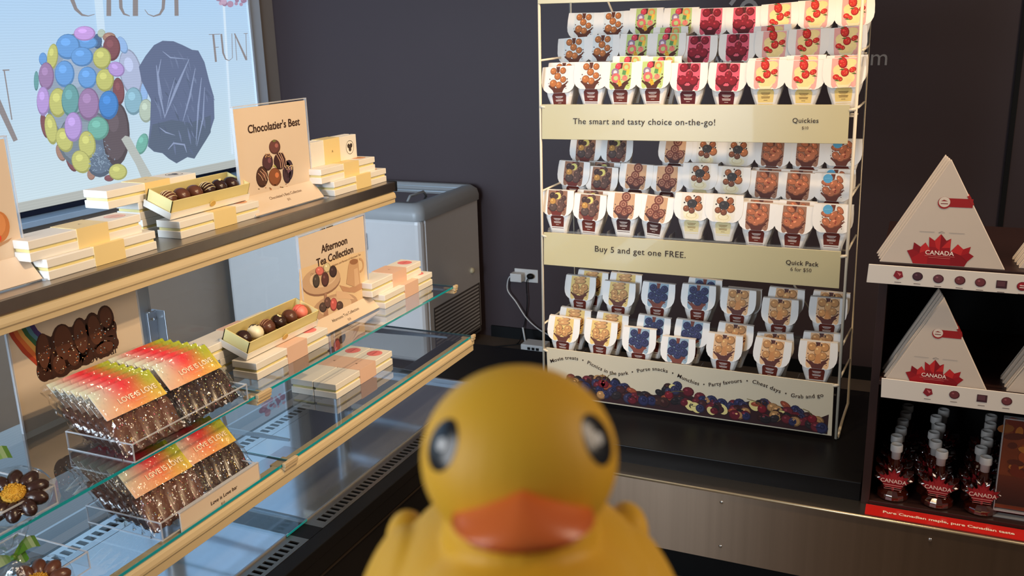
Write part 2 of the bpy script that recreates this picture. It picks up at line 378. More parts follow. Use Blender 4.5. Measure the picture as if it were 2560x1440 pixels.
# pole of the frame glowing through the cloth
A.poly([(600, -60), (655, -60), (742, 1090), (716, 1130)], (196, 218, 236), 0)
A.poly([(1425, -60), (1440, -60), (1500, 990), (1488, 992)], (205, 224, 240), 0)
for ci_, (x, y, rx, ry, c, r) in enumerate([(515, 590, 225, 385, 'k3', 0), (232, 520, 15, 60, 'g', 0), (275, 380, 25, 40, 'b', 0), (625, 265, 28, 45, 'd', 0), (840, 470, 68, 150, 'p2', -.2), (925, 600, 22, 70, 'b2', 0), (285, 810, 22, 75, 'r', -.2), (390, 980, 28, 55, 'o', -.3), (460, 1030, 34, 72, 'r', -.3), (585, 1120, 25, 35, 'o', 0), (700, 1145, 30, 20, 'r', 0), (785, 290, 28, 55, 'b2', -.4), (650, 215, 24, 26, 'y2', 0), (700, 240, 40, 30, 'o', 0),
    (560, 900, 190, 190, 'k2', 0), (640, 1010, 95, 130, 'k', 0), (745, 860, 82, 195, 'br', 0), (560, 275, 62, 38, 'b', 0), (435, 300, 75, 78, 'b', 0), (525, 365, 68, 60, 'b', 0), (715, 310, 53, 78, 'r', 0), (653, 375, 55, 66, 'y', 0), (335, 365, 33, 80, 'y', .1), (295, 490, 47, 85, 'pr', 0), (413, 475, 60, 82, 'b', 0), (560, 500, 58, 68, 'b', 0), (672, 515, 55, 70, 'y', 0), (745, 445, 52, 45, 'v', .5), (760, 585, 35, 82, 'r', -.1), (275, 650, 40, 90, 'v', 0), (370, 660, 55, 90, 'y', 0), (450, 645, 55, 100, 'g', 0), (568, 670, 65, 100, 'pr', 0), (855, 650, 55, 85, 'g2', 0), (935, 712, 42, 72, 'y2', 0), (695, 675, 60, 88, 'b3', 0), (325, 830, 38, 95, 'y', -.15), (410, 900, 50, 76, 'y', -.3), (468, 815, 54, 90, 'v', 0), (628, 825, 65, 72, 'g3', 0), (557, 930, 52, 84, 'y', -.1), (518, 1040, 56, 72, 'y', -.4), (755, 1105, 56, 50, 'y', 0), (910, 925, 34, 66, 'g3', .3), (540, 215, 66, 45, 'v2', 0)]):
    c = dict(g=(92, 150, 150), b=(92, 148, 214), d=(66, 92, 130), p2=(168, 176, 206), b2=(140, 176, 226), r=(118, 62, 66), o=(160, 116, 96), y2=(176, 190, 170), k=(84, 100, 120), k2=(112, 124, 136), k3=(136, 150, 168), br=(82, 66, 70), y=(190, 188, 96), pr=(150, 112, 158), v=(176, 142, 208), g2=(128, 172, 190), b3=(58, 122, 196), g3=(102, 168, 150), v2=(196, 148, 220))[c]; c = tuple(int(q*.86+w_*.14) for q, w_ in zip(c, (178, 206, 232)))
    L_ = 1+ci_*.1
    if rx < 90: rx *= 1.06; ry *= 1.06
    A.disc(x, y, rx, tuple(int(q*.84) for q in c), L_, ry, r, 20); A.disc(x-rx*.05, y-ry*.06, rx*.9, c, L_+.04, ry*.88, r, 18)
    if c[2] < 230 and rx > 30: A.disc(x-rx*.2, y-ry*.35, rx*.4, tuple(min(255, int(q*1.12)) for q in c), L_+.07, ry*.3, r, 12)
for k in range(60):
    x = random.gauss(640, 38); y = random.gauss(1010, 55); A.line([(x, y), (x+random.uniform(-16, 16), y+random.uniform(-16, 16))], 4, (140, 160, 180), 6)
A.poly([(775, 895), (800, 872), (830, 880), (1000, 1180), (925, 1195), (870, 1060)], (176, 182, 178), 6.5)
A.poly([(888, 430), (930, 360), (985, 290), (1040, 262), (1110, 265), (1170, 290), (1230, 320), (1270, 325), (1310, 400), (1340, 520), (1370, 620), (1374, 760), (1345, 850), (1320, 900), (1245, 1020), (1200, 1010), (1130, 1050), (1080, 1020), (1040, 985), (985, 975), (945, 940), (960, 800), (965, 640), (905, 520)], (96, 108, 138), 7)
A.poly([(950, 940), (975, 800), (1100, 770), (1220, 790), (1350, 740), (1350, 850), (1320, 900), (1245, 1018), (1200, 1008), (1130, 1048), (1080, 1018), (1040, 983), (985, 973)], (88, 101, 122), 7.3)
for k in range(70):
    x = random.uniform(960, 1320); y = random.uniform(320, 960); w_ = random.uniform(40, 120); a_ = random.uniform(-.5, .2)-.9
    if abs((x-1150)/200)+abs((y-640)/420) < 1.05: A.line([(x, y), (x+w_*.4*math.cos(a_), y-w_*.5*math.sin(a_)), (x+w_*math.cos(a_)*.7, y-w_*math.sin(a_))], [2, random.uniform(5, 16), 2], random.choice([(104, 116, 146), (90, 103, 130), (112, 125, 156), (84, 96, 120)]), 7.4+k*.005)
for pts, w in [([(1000, 420), (1020, 600), (1055, 760)], 16), ([(1055, 750), (1130, 560), (1210, 380)], 18), ([(1250, 440), (1215, 620), (1170, 780)], 12), ([(1290, 500), (1270, 680), (1255, 930)], 12), ([(1310, 560), (1300, 760), (1260, 940)], 10), ([(1030, 380), (1010, 480), (1040, 640)], 10), ([(1040, 330), (1090, 370), (1200, 380)], 9), ([(1020, 820), (1060, 850), (1120, 870)], 9), ([(1075, 960), (1110, 920), (1180, 930), (1195, 980)], 11), ([(1120, 500), (1085, 620), (1062, 720)], 7)]:
    A.line(pts, [w*.3]+[w]*(len(pts)-2)+[w*.2], (140, 154, 186), 8)
FT = (136, 130, 132)
for pts, w in [([(1368, 222), (1386, 398)], 13), ([(1340, 222), (1412, 219)], 4), ([(1376, 305), (1404, 303)], 4), ([(1420, 218), (1432, 340), (1448, 380), (1470, 390), (1492, 372), (1488, 215)], [12, 12, 9, 4, 4, 4]), ([(1505, 215), (1582, 385)], [8, 14]), ([(1508, 218), (1520, 388)], 4), ([(1578, 215), (1584, 388)], 4), ([(1564, 216), (1590, 215)], 4),
    ([(14, 452), (58, 450)], 8), ([(24, 452), (74, 770)], 8), ([(-60, 560), (98, 905)], [44, 30]),
    ([(452, -60), (462, 0), (485, 58), (525, 96), (565, 103), (606, 92)], [26, 26, 22, 14, 6, 4]), ([(697, -60), (697, 103)], 30), ([(770, -60), (775, 50), (795, 90), (832, 103)], [22, 22, 14, 5]), ([(868, -60), (868, 103)], 34), ([(928, 62), (950, 92), (985, 105), (1025, 92), (1046, 55), (1050, 0), (1050, -60)], [4, 5, 8, 14, 20, 22, 22]), ([(1130, -60), (1133, 102)], 26)]:
    A.line(pts, w, FT, 3)
for k in range(26):
    A.disc(1487+random.uniform(-85, 85), -24+random.uniform(-45, 55), random.uniform(8, 24), random.choice([(170, 140, 166), (150, 122, 150), (186, 160, 186)]), 3+k*.05, n=9)
A.build('printed_artwork', fab, BLM, world=True)

# ================================================================== CHEST FREEZER
FW = mat('freezer_enamel', (196, 192, 190), 0.35, noise=0.02)
FG = mat('freezer_grey_plastic', (146, 146, 146), 0.4, noise=0.03)
fz = thing('chest_freezer', 'white chest freezer with grey rim in the corner by the dark wall', 'freezer', (-2.86, 4.22, 0))
x0, x1, y0, y1 = -3.475, -2.24, 3.90, 4.56
MB().box(x0, x1, y0, y1, 0.06, 0.815).build('body', FW, fz, world=True, bevel=0.03, seg=3)
MB().box(x1-.004, x1+.004, y0+.05, y1-.02, 0.08, 0.805).build('side_panel', FW, fz, world=True, bevel=.002)
rm = MB()
def rrect(a0, a1, b0, b1, z, r=.05, n=4):
    pts = []
    for cx, cy, s in ((a1-r, b1-r, 0), (a0+r, b1-r, 1), (a0+r, b0+r, 2), (a1-r, b0+r, 3)):
        pts += [(cx+r*math.cos(PI/2*(s+k/n)), cy+r*math.sin(PI/2*(s+k/n)), z) for k in range(n+1)]
    return pts
R5 = [rrect(x0-.012, x1+.014, y0-.012, y1+.02, 0.806), rrect(x0-.014, x1+.016, y0-.014, y1+.02, 0.835), rrect(x0-.006, x1+.008, y0-.006, y1+.014, 0.866), rrect(x0+.02, x1-.02, y0+.02, y1-.005, 0.888), rrect(x0+.05, x1-.06, y0+.075, y1-.05, 0.885, .03), rrect(x0+.055, x1-.065, y0+.08, y1-.055, 0.845, .03)]
rm.loft(R5, cap=False); rm.build('top_rim', FG, fz, world=True, smooth=True)
MB().box(x0+.05, x1-.06, y0+.07, y1-.05, 0.60, 0.61).build('inner_basket', FW, fz, world=True)
g1 = MB().box(x0+.06, -2.90, y0+.08, y1-.06, 0.862, 0.868).build('glass_lid', GLASS, fz, world=True)
MB().box(-2.96, -2.90, y0+.08, y1-.06, .868, .876).build('lid_frame', FG, g1, world=True)
g2 = MB().box(-2.95, x1-.065, y0+.08, y1-.06, 0.852, 0.858).build('glass_lid', GLASS, fz, world=True)
MB().tube([(-2.42, 4.1, .86), (-2.42, 4.13, .885), (-2.42, 4.27, .885), (-2.42, 4.3, .86)], .007).build('lid_handle', FG, g2, world=True, smooth=True)
for k, z in enumerate((.85, .874)): MB().box(x0+.04, x1-.05, y1-.055, y1-.045, z-.006, z).build('rear_rail', ALU, fz, world=True)
vg = MB(); vx = x1+.006
vg.box(x1-.002, vx, y0+.09, y1-.03, 0.325, 0.335); vg.box(x1-.002, vx, y0+.09, y1-.03, 0.05, .06); vg.box(x1-.002, vx, y0+.09, y0+.1, .06, .325); vg.box(x1-.002, vx, y1-.04, y1-.03, .06, .325)
vgo = vg.build('vent_grille', mat('vent_grey', (84, 76, 70), .5), fz, world=True)
MB().box(x1+.0005, x1+.0022, y0+.095, y1-.035, 0.055, .33).build('vent_recess', BLACKM, vgo, world=True)
for k in range(13):
    z = .072+k*.0197
    MB().hexa([(x1+.002, y0+.1, z), (x1+.002, y1-.04, z), (x1+.002, y1-.04, z+.009), (x1+.002, y0+.1, z+.009)], [(vx, y0+.1, z-.003), (vx, y1-.04, z-.003), (vx, y1-.04, z+.003), (vx, y0+.1, z+.003)]).build('slat', MATS['vent_grey'], vgo, world=True)
kp = atX(1177, 676, x1)
MB().ell(kp+Vector((.008, 0, 0)), (.014, .017, .017), 14, 8).build('drain_knob', mat('ivory_knob', (200, 186, 150), .4), fz, world=True, smooth=True)
for fx in (x0+.08, x1-.08):
    for fy in (y0+.08, y1-.08): MB().lathe([(.02, 0), (.022, .01), (.016, .065)], (fx, fy, 0), 10).build('foot', BLACKM, fz, world=True, smooth=True)
hb = atY(915, 582, 3.9); MB().box(hb.x-.012, hb.x+.006, 3.878, 3.9, hb.z-.085, hb.z).build('latch_handle', ALU, fz, world=True, bevel=.003)

# ================================================================== OUTLET, ADAPTER, ROUTER
ot = thing('wall_outlet', 'white double wall outlet plate on the dark wall left of the rack', 'outlet', (-1.975, YW, .378))
MB().box(-2.046, -1.905, YW-.006, YW, .342, .416).build('cover_plate', PLASTW, ot, world=True, bevel=.002)
for x in (-2.0, -1.95): MB().box(x-.018, x+.018, YW-.008, YW-.005, .358, .400).build('receptacle', PLASTW, ot, world=True, bevel=.002)
ad = thing('power_adapter', 'white plug-in power adapter with a white cord in the wall outlet', 'adapter', (-2.02, YW-.03, .375))
MB().box(-2.053, -1.985, YW-.055, YW-.006, .350, .398).build('adapter_body', PLASTW, ad, world=True, bevel=.004)
def smooth_path(pts, n=8):
    P = [Vector(p) for p in pts]; out = []
    for i in range(len(P)-1):
        p0, p1, p2, p3 = P[max(i-1, 0)], P[i], P[i+1], P[min(i+2, len(P)-1)]
        for k in range(n):
            t = k/n; out.append(0.5*((2*p1)+(p2-p0)*t+(2*p0-5*p1+4*p2-p3)*t*t+(3*p1-p0-3*p2+p3)*t**3))
    return out+[P[-1]]
cord = [atY(x, y, YW-.03) for x, y in [(1287, 687), (1272, 695), (1269, 725), (1290, 755), (1316, 795), (1345, 822)]]+[atY(1375, 840, YW-.1), atY(1400, 862, YW-.2), Vector((-1.55, 4.33, .004))]
MB().tube(smooth_path(cord), .0035).build('cord', PLASTW, ad, world=True, smooth=True)
pg = thing('black_plug', 'black plug with a black cord in the right side of the wall outlet', 'plug', (-1.95, YW-.02, .37))
pb = atY(1326, 691, YW-.02)
MB().ell(pb, (.022, .018, .016), 12, 8).build('plug_body', BLACKM, pg, world=True, smooth=True)
MB().tube(smooth_path([pb+Vector((-.01, -.01, -.01)), atY(1316, 710, YW-.02), atY(1318, 760, YW-.02), atY(1310, 815, YW-.02), Vector((-2.0, 4.5, .004)), Vector((-2.1, 4.42, .004)), Vector((-1.95, 4.47, .02))]), .003).build('cord', BLACKM, pg, world=True, smooth=True)
rt = thing('router', 'small white router with one antenna on the floor by the dark wall', 'router', (-1.87, 4.43, 0))
MB().box(-1.935, -1.80, 4.40, 4.50, 0.008, .045).build('router_body', PLASTW, rt, world=True, bevel=.005)
for x in (-1.885, -1.86, -1.835): MB().box(x-.008, x+.008, 4.396, 4.402, .018, .032).build('port', BLACKM, rt, world=True)
MB().tube([(-1.93, 4.46, .03), (-1.945, 4.46, .12)], .005).build('antenna', PLASTW, rt, world=True, smooth=True)
for x in (-1.92, -1.815): MB().box(x-.01, x+.01, 4.41, 4.49, 0, .009).build('foot', BLACKM, rt, world=True)

# ================================================================== DISPLAY CASE
ZT, Z1, Z2, ZD = CAMZ-.477, CAMZ-.816, CAMZ-.983, CAMZ-1.169
YE = 2.65; YS = 0.55; YJ = 1.642
dc = thing('display_case', 'open refrigerated display case with steel top and glass shelves under the window', 'display case', (-1.55, 1.6, 0))
MB().box(-1.875, -1.606, YS, YE, ZT-.031, ZT).build('worktop', STEEL, dc, world=True, bevel=.003)
MB().box(-1.875, -1.604, YE, YE+.008, ZT-.033, ZT+.001).build('end_cap', BLACK, dc, world=True, bevel=.002)
def rail(xf, zt, h, w=.034):
    prof = [(xf-w, zt), (xf-.012, zt), (xf-.003, zt-.006), (xf, zt-.016), (xf, zt-.022), (xf-.004, zt-.026), (xf-.004, zt-h), (xf-.012, zt-h), (xf-w, zt-h)]
    return MB().loft([[(x, y, z) for x, z in prof] for y in (YS, YE-.006)])
rail(-1.603, ZT-.031, .038).build('edge_rail', RAIL, dc, world=True, bevel=.0008, seg=1)
def shelf(z, xf, xb, t):
    for ya, yb in ((YS, YJ-.002), (YJ+.002, YE-.012)):
        s = MB().box(xb, xf, ya, yb, z-t, z).build('glass_shelf', GLASS, dc, world=True)
        MB().box(xf, xf+.0012, ya, yb, z-t, z).build('polished_edge', GEDGE, s, world=True)
        MB().box(xb, xf, yb, yb+.001, z-t, z).build('polished_edge', GEDGE, s, world=True)
shelf(Z1, -1.397, -1.79, .006); shelf(Z2, -1.338, -1.80, .006)
rail(-1.332, Z2-.008, .046).build('edge_rail', RAIL, dc, world=True, bevel=.0008, seg=1)
for xf, z in ((-1.397, Z1), (-1.338, Z2)):
    for y, w in ((YJ, .03), (YE-.012, .012)):
        c = MB(); c.box(xf-.035, xf+.010, y-w, y+w*.7, z-.015, z-.0065); c.box(xf+.002, xf+.012, y-w, y+w*.7, z-.0065, z+.004); c.box(xf-.03, xf+.006, y-w, y+w*.7, z-.024, z-.015)
        c.build('shelf_clip', CLIPM, dc, world=True, bevel=.0015)
for y in (1.752, YE-.03):
    MB().box(-1.885, -1.862, y-.022, y+.022, ZD, ZT-.031).build('rear_post', ALU, dc, world=True, bevel=.002)
for z in (Z1, Z2):
    for y in (0.8, 1.752, YE-.03): MB().hexa([(-1.862, y-.003, z-.03), (-1.862, y+.003, z-.03), (-1.862, y+.003, z-.007), (-1.862, y-.003, z-.007)], [(-1.42, y-.003, z-.013), (-1.42, y+.003, z-.013), (-1.42, y+.003, z-.007), (-1.42, y-.003, z-.007)]).build('bracket', ALU, dc, world=True)
for ya, yb in ((YS, 1.73), (1.775, YE-.055)):
    d = MB(); X = -1.872
    d.box(X-.004, X+.004, ya, ya+.012, ZD, ZT-.04); d.box(X-.004, X+.004, yb-.012, yb, ZD, ZT-.04); d.box(X-.004, X+.004, ya, yb, ZD, ZD+.03); d.box(X-.004, X+.004, ya, yb, ZT-.06, ZT-.04)
    d = d.build('sliding_door', ALU, dc, world=True)
    MB().box(X-.002, X+.002, ya+.012, yb-.012, ZD+.03, ZT-.06).build('door_glass', GLASSD, d, world=True)
h = MB(); h.box(-1.866, -1.852, 1.757, 1.785, .909, 1.000); h.box(-1.866, -1.82, 1.785, 1.788, .915, 1.002); h.box(-1.866, -1.85, 1.762, 1.79, .998, 1.002)
hh = h.build('door_latch', ALU, dc, world=True, bevel=.001)
MB().lathe([(.004, 0), (.004, .004), (0.001, .005)], (0, 0, 0), 10).build('screw', CHROME, hh).matrix_local = Matrix.Translation((-1.851+1.55, 1.77-1.6, .98)) @ Matrix.Rotation(PI/2, 4, 'Y')
# deck: two steel pans, front and rear slotted vents
for ya, yb in ((YS, 1.612), (1.670, YE-.015)):
    MB().box(-1.745, -1.338, ya, yb, ZD-.012, ZD).build('deck_pan', PANW, dc, world=True, bevel=.002)
    pans = MB().box(-1.86, -1.745, ya, yb, ZD-.03, ZD-.02); pans.build('vent_channel', BLACKM, dc, world=True)
    MB().box(-1.338, -1.272, ya, yb, ZD-.035, ZD-.025).build('vent_channel', BLACKM, dc, world=True)
    for xa, xs0, xs1, xb, m in ((-1.335, -1.316, -1.289, -1.277, STEEL), (-1.818, -1.799, -1.768, -1.745, PANW)):
        v = MB(); v.box(xa, xs0, ya, yb, ZD-.004, ZD); v.box(xs1, xb, ya, yb, ZD-.004, ZD); pitch = .0193 if xa > -1.5 else .0235; n = int((yb-ya-.03)/pitch)
        for k in range(n+1):
            y = yb-.012-k*pitch; v.box(xs0, xs1, y-.0085, y, ZD-.004, ZD)
        v.box(xs0, xs1, ya, yb-.012-n*pitch-.0085, ZD-.004, ZD); v.box(xs0, xs1, yb-.012, yb, ZD-.004, ZD)
        v.build('slotted_vent', m, dc, world=True, weld=False)
    MB().box(-1.3395, -1.3352, ya, yb, ZD-.004, ZD+.004).build('pan_lip', ALU, dc, world=True)
gs = MB().box(-1.70, -1.334, 1.600, 1.682, ZD+.001, ZD+.006).build('glass_strip', GLASS, dc, world=True)
MB().box(-1.334, -1.3325, 1.600, 1.682, ZD+.001, ZD+.006).build('polished_edge', GEDGE, gs, world=True)
MB().box(-1.70, -1.334, 1.682, 1.684, ZD+.001, ZD+.007).build('polished_edge', ALU, gs, world=True)
MB().box(-1.86, -1.234, YE-.016, YE-.004, ZD-.05, ZD+.016).build('end_rim', ALU, dc, world=True, bevel=.003)
MB().box(-1.277, -1.234, YS, YE-.016, ZD-.03, ZD-.0005).build('front_ledge', BLACK, dc, world=True, bevel=.002)
MB().box(-1.338, -1.277, 1.612, 1.67, ZD-.03, ZD-.0005).build('front_ledge', BLACK, dc, world=True)
fa = MB(); fa.box(-1.86, -1.246, YS, YE-.004, .10, ZD-.036); fa.box(-1.246, -1.238, YS, YE-.004, ZD-.075, ZD-.03)
fa = fa.build('base_cabinet', BLACK, dc, world=True)
MB().box(-1.24, -1.2365, YS, YE-.004, ZD-.083, ZD-.079).build('trim_line', mat('dark_trim', (52, 44, 38), .3, .5), fa, world=True)
MB().box(-1.80, -1.28, YS+.03, YE-.03, 0, .10).build('plinth', BLACKM, dc, world=True)
for k, (sx, sy) in enumerate([(990, 1210), (805, 1370)]):
    p_ = atX(sx, sy, -1.238); MB().ell(p_, (.003, .0045, .0045), 10, 6).build('screw', CHROME, fa, world=True, smooth=True)

# ================================================================== TRUFFLE BOXES
BH, BW_, BLN = .044, .076, .303
SLC, SLP = (238, 212, 150), (234, 194, 170)
def proto_box(sleeve, sticker, name):
    """local: x = width towards the shopper (0..-BW), y = length, z = height; origin at the front lower near corner"""
    t = thing('truffle_box', None, 'box')
    MB().box(-BW_, 0, 0, BLN, 0, .019).build('box_base', PAPER, t, bevel=.0012, seg=1)
    MB().box(-BW_+.004, -.004, .004, BLN-.004, .018, .027).build('inner_tray', CREAMP, t)
    MB().box(-BW_, 0, 0, BLN, .026, BH).build('lid', PAPER, t, bevel=.0012, seg=1)
    ya, yb = BLN*.40, BLN*.68
    sl = mat('sleeve_'+name, sleeve, .5, noise=.02)
    s = MB().box(-BW_-.0012, .0012, ya, yb, .0005, BH+.0012).build('paper_sleeve', sl, t)
    A = Art((0, 0, BH+.0012), (0, 1, 0), (1, 0, 0), (0, 0, 1)); u = (ya+yb)/2
    text(A, 'A', u, -BW_/2+.004, .011, (120, 96, 70)); A.build('logo_print', s)
    A = Art((0, 0, BH), (0, 1, 0), (1, 0, 0), (0, 0, 1))
    q = (BLN*.87, -BW_*.5)
    if name == 'dark':
        A.disc(*q, .024, (240, 234, 222), 0, n=20); A.ring(*q, .0215, .0016, sticker, 1, 20)
        for du, dv in ((-.007, -.005), (.007, -.005), (0, .006)): A.disc(q[0]+du, q[1]+dv, .0075, sticker, 1, n=10)
    else:
        A.disc(*q, .024, sticker, 0, n=20); A.ring(*q, .020, .002, tuple(min(255, c+22) for c in sticker), 1); A.line([(q[0]-.014, q[1]), (q[0]+.014, q[1])], .004, tuple(int(c*.85) for c in sticker), 1)
    A.build('sticker', t)
    return t
PB = {}
def put_box(kind, x, y, z, label, group, rz=0.0, M=None):
    sl, st = {'gold': (SLC, (236, 170, 120)), 'goldpink': (SLC, (236, 190, 178)), 'pink': (SLP, (236, 128, 128)), 'dark': (SLC, (70, 60, 56))}[kind]
    if kind not in PB: PB[kind] = proto_box(sl, st, kind); o = PB[kind]
    else: o = copy_tree(PB[kind])
    o.matrix_basis = Matrix.Translation((x, y, z)) @ (M if M is not None else Matrix.Rotation(rz, 4, 'Z'))
    return tag(o, label, 'box', group)
G = 'truffle boxes on the case'
put_box('gold', -1.640, 1.310, ZT, 'white truffle box with gold sleeve, lower of the pair beside the leftmost peach sign', G)
put_box('goldpink', -1.652, 1.283, ZT+BH, 'white truffle box with gold sleeve, upper of the pair beside the leftmost peach sign', G)
put_box('gold', -1.660, 1.714, ZT, 'white truffle box with gold sleeve under the tilted box of dark truffles', G)
for k, (y, w) in enumerate([(1.705, 'bottom'), (1.700, 'middle'), (1.607, 'top')]):
    put_box('dark', -1.772, y, ZT+BH*k, 'white truffle box, %s of the rear stack behind the box of dark truffles' % w, G)
put_box('gold', -1.640, 2.348, ZT, 'white truffle box with gold sleeve, lowest front box at the far end of steel top', G)
put_box('gold', -1.722, 2.345, ZT, 'white truffle box at the back of the lowest layer behind the Chocolatier sign', G)
put_box('gold', -1.652, 2.302, ZT+BH, 'white truffle box with gold sleeve, second layer at the far end of steel top', G)
put_box('dark', -1.742, 2.270, ZT+2*BH, 'white truffle box standing on edge with round black seal, topmost far end', G, M=Matrix.Rotation(PI/2, 4, 'Y') @ Matrix.Translation((0, 0, 0)))
put_box('pink', -1.455, 1.698, Z1, 'white truffle box with pink sleeve under the tilted box with the pink truffle', G)
for k, (y, w) in enumerate([(1.690, 'lower'), (1.650, 'upper')]):
    put_box('pink', -1.560, y, Z1+BH*k, 'white truffle box, %s one behind the tilted box with the pink truffle' % w, G)
put_box('pink', -1.474, 2.330, Z1, 'white truffle box with pink sleeve, lower front box right of the tea sign', G)
put_box('pink', -1.556, 2.335, Z1, 'white truffle box at the back, lower layer right of the tea sign', G)
put_box('pink', -1.496, 2.296, Z1+BH, 'white truffle box with pink sleeve, topmost box right of the tea sign', G)
put_box('pink', -1.445, 2.003, Z2, 'white truffle box with pink sleeve on the lower glass shelf, front of the pair', G)
put_box('pink', -1.523, 2.003, Z2, 'white truffle box with pink sleeve on the lower glass shelf, rear of the pair', G)

# open boxes, tilted towards the shopper
def open_box(px, py, pz, tilt, label):
    M = Matrix.Rotation(tilt, 3, 'Y')
    t = thing('open_truffle_box', label, 'box', (px, py, pz), M, 'opened truffle boxes')
    w, L = .088, .298
    tray = MB(); tray.box(-w, 0, 0, L, 0, .002); tray.box(-.002, 0, 0, L, 0, .018); tray.box(-w, -w+.002, 0, L, 0, .018); tray.box(-w, 0, 0, .002, 0, .018); tray.box(-w, 0, L-.002, L, 0, .018)
    tray.build('box_base', PAPER, t, bevel=.0006, seg=1)
    i = .004; c = MB(); H = .048
    for a in ((-i-.0025, -i, i, L-i), (-w+i, -w+i+.0025, i, L-i), (-w+i, -i, i, i+.0025), (-w+i, -i, L-i-.0025, L-i)): c.box(*a, .002, H)
    c.box(-w+i, -i, i, L-i, .002, .006); c.build('inner_tray', CREAMP, t)
    hd = MB(); hd.loft([[(0.0002, L/2+.011*math.cos(a), .017+.008*math.sin(a)) for a in (2*PI*k/14 for k in range(14))], [(.0022, L/2+.010*math.cos(a), .017+.007*math.sin(a)) for a in (2*PI*k/14 for k in range(14))]]); hd.build('thumb_notch', mat('gold_card', (206, 170, 92), .5), t)
    MB().box(-w+.007, -.007, .007, L-.007, .010, .014).build('liner', mat('gold_liner', (168, 138, 70), .2, .4), t)
    return t
def truffle(box, k, n, kind, label, r=.021):
    w, L = .088, .298
    c = box.matrix_basis @ Vector((-w/2, .032+(L-.064)*k/(n-1), .0145+r*.82))
    col = dict(dark=DARKCH, milk=MILKCH, white=mat('white_chocolate', (238, 226, 190), .35, noise=.03), pink=mat('pink_chocolate', (236, 130, 110), .4, noise=.05))[kind.split('_')[0]]
    t = thing('chocolate_truffle', label, 'truffle', c, box.matrix_basis.to_3x3(), 'truffles in the opened boxes')
    b = MB().ell((0, 0, 0), (r, r, r*.86), 18, 12).build('shell', col, t, smooth=True)
    if 'drizzle' in kind or 'dark_nib' in kind or 'mark' in kind or 'line' in kind or 'swirl' in kind:
        d = MB(); cl = {'drizzle': (226, 206, 160), 'nib': (236, 214, 140), 'mark': (44, 34, 30), 'line': (176, 130, 100), 'swirl': (226, 90, 80)}[kind.split('_')[1]]
        if 'nib' in kind:
            for q in range(3): d.ell((random.uniform(-.006, .006), random.uniform(-.006, .006), r*.86), (.004, .0025, .002), 8, 5, cl)
        else:
            for q in range(5 if 'drizzle' in kind else 3):
                a0 = -.8+q*.38; pts = []
                for s in range(9):
                    b_ = -1.1+2.2*s/8; x = r*1.01*math.sin(a0)*math.cos(b_*.8); y = r*1.01*math.sin(b_); z = math.sqrt(max(0, r*r*1.03-x*x-y*y))*.88
                    if 'mark' in kind and (s < 2+q or s > 5): continue
                    pts.append((x, y, z))
                if len(pts) > 1: d.tube(pts, .0009 if 'mark' not in kind else .0013, 6, cl)
        d.build('topping', mat('sweet_topping', None, .4), t, smooth=True)
    MB().lathe([(r*.9, -r*.8), (r*1.06, -r*.45), (r*1.02, -r*.45), (r*.85, -r*.78)], (0, 0, 0), 16).build('paper_cup', MATS['gold_liner'], t, smooth=True)
    return t
ob1 = open_box(-1.688, 1.712, ZT+BH+.003, math.radians(21), 'opened cream box of dark truffles tilted on the steel top stack')
for k, (kd, lb) in enumerate([('milk_drizzle', 'drizzled milk chocolate truffle, nearest in the upper opened box'), ('milk_nib', 'plain milk chocolate truffle, second nearest in the upper opened box'), ('milk_nib', 'large milk chocolate truffle, third nearest in the upper opened box'), ('dark_drizzle', 'pale patterned truffle, fourth nearest in the upper opened box'), ('dark_nib', 'dark truffle with a cream nib, fifth nearest in the upper opened box'), ('dark', 'plain glossy dark truffle, farthest in the upper opened box')]):
    truffle(ob1, k, 6, kd, lb, .0225)
ob2 = open_box(-1.488, 1.702, Z1+BH+.003, math.radians(21), 'opened cream box with a pink truffle tilted on the upper glass shelf')
for k, (kd, lb) in enumerate([('dark', 'glossy dark truffle, nearest in the lower opened box'), ('white_mark', 'white truffle with dark marks in the lower opened box'), ('milk_line', 'milk truffle with pale lines beside the white truffle'), ('dark_nib', 'dark brown truffle in the middle of the lower opened box'), ('milk', 'plain milk chocolate truffle beside the pink truffle'), ('pink_swirl', 'pink truffle at the far end of the lower opened box')]):
    truffle(ob2, k, 6, kd, lb, .0215)

# ================================================================== SIGN HOLDERS
SIGNP = mat('peach_sign_paper', (226, 205, 182), 0.42, noise=0.03, nscale=9)
def sign_holder(X, y0, y1, z0, z1, xf, zf, label, cat='sign'):
    """upright acrylic with a sheet and a sloping label flap in front"""
    t = thing('sign_holder', label, cat, (X, (y0+y1)/2, zf))
    MB().box(X-.006, X-.003, y0-.003, y1+.003, zf, z1+.006).build('acrylic_back', ACRY, t, world=True)
    e = MB(); e.box(X-.006, X+.003, y0-.005, y0-.003, zf+.01, z1+.006); e.box(X-.006, X+.003, y1+.003, y1+.005, zf+.01, z1+.006); e.box(X-.006, X+.003, y0-.005, y1+.005, z1+.004, z1+.007)
    e.box(X-.05, X+.05, y1+.002, y1+.012, zf, zf+.004)
    e.build('acrylic_edge', ACRYE, t, world=True)
    MB().box(X-.002, X, y0, y1, z0-.03, z1).build('sheet', SIGNP, t, world=True)
    MB().slab([(X+.001, y0+.004, z0+.002), (X+.001, y1-.0, z0+.002), (xf, y1+.004, zf+.003), (xf, y0+.004, zf+.003)], (.0015, 0, .0015)).build('label_flap', SIGNP, t, world=True)
    MB().slab([(X, y0, z0), (X, y1, z0), (xf-.001, y1+.004, zf+.001), (xf-.001, y0, zf+.001)], (.001, 0, .001)).build('flap_support', ACRYE, t, world=True)
    return t
INK = (62, 40, 32)
def signplane(X): return lambda x, y: atX(x, y, X)
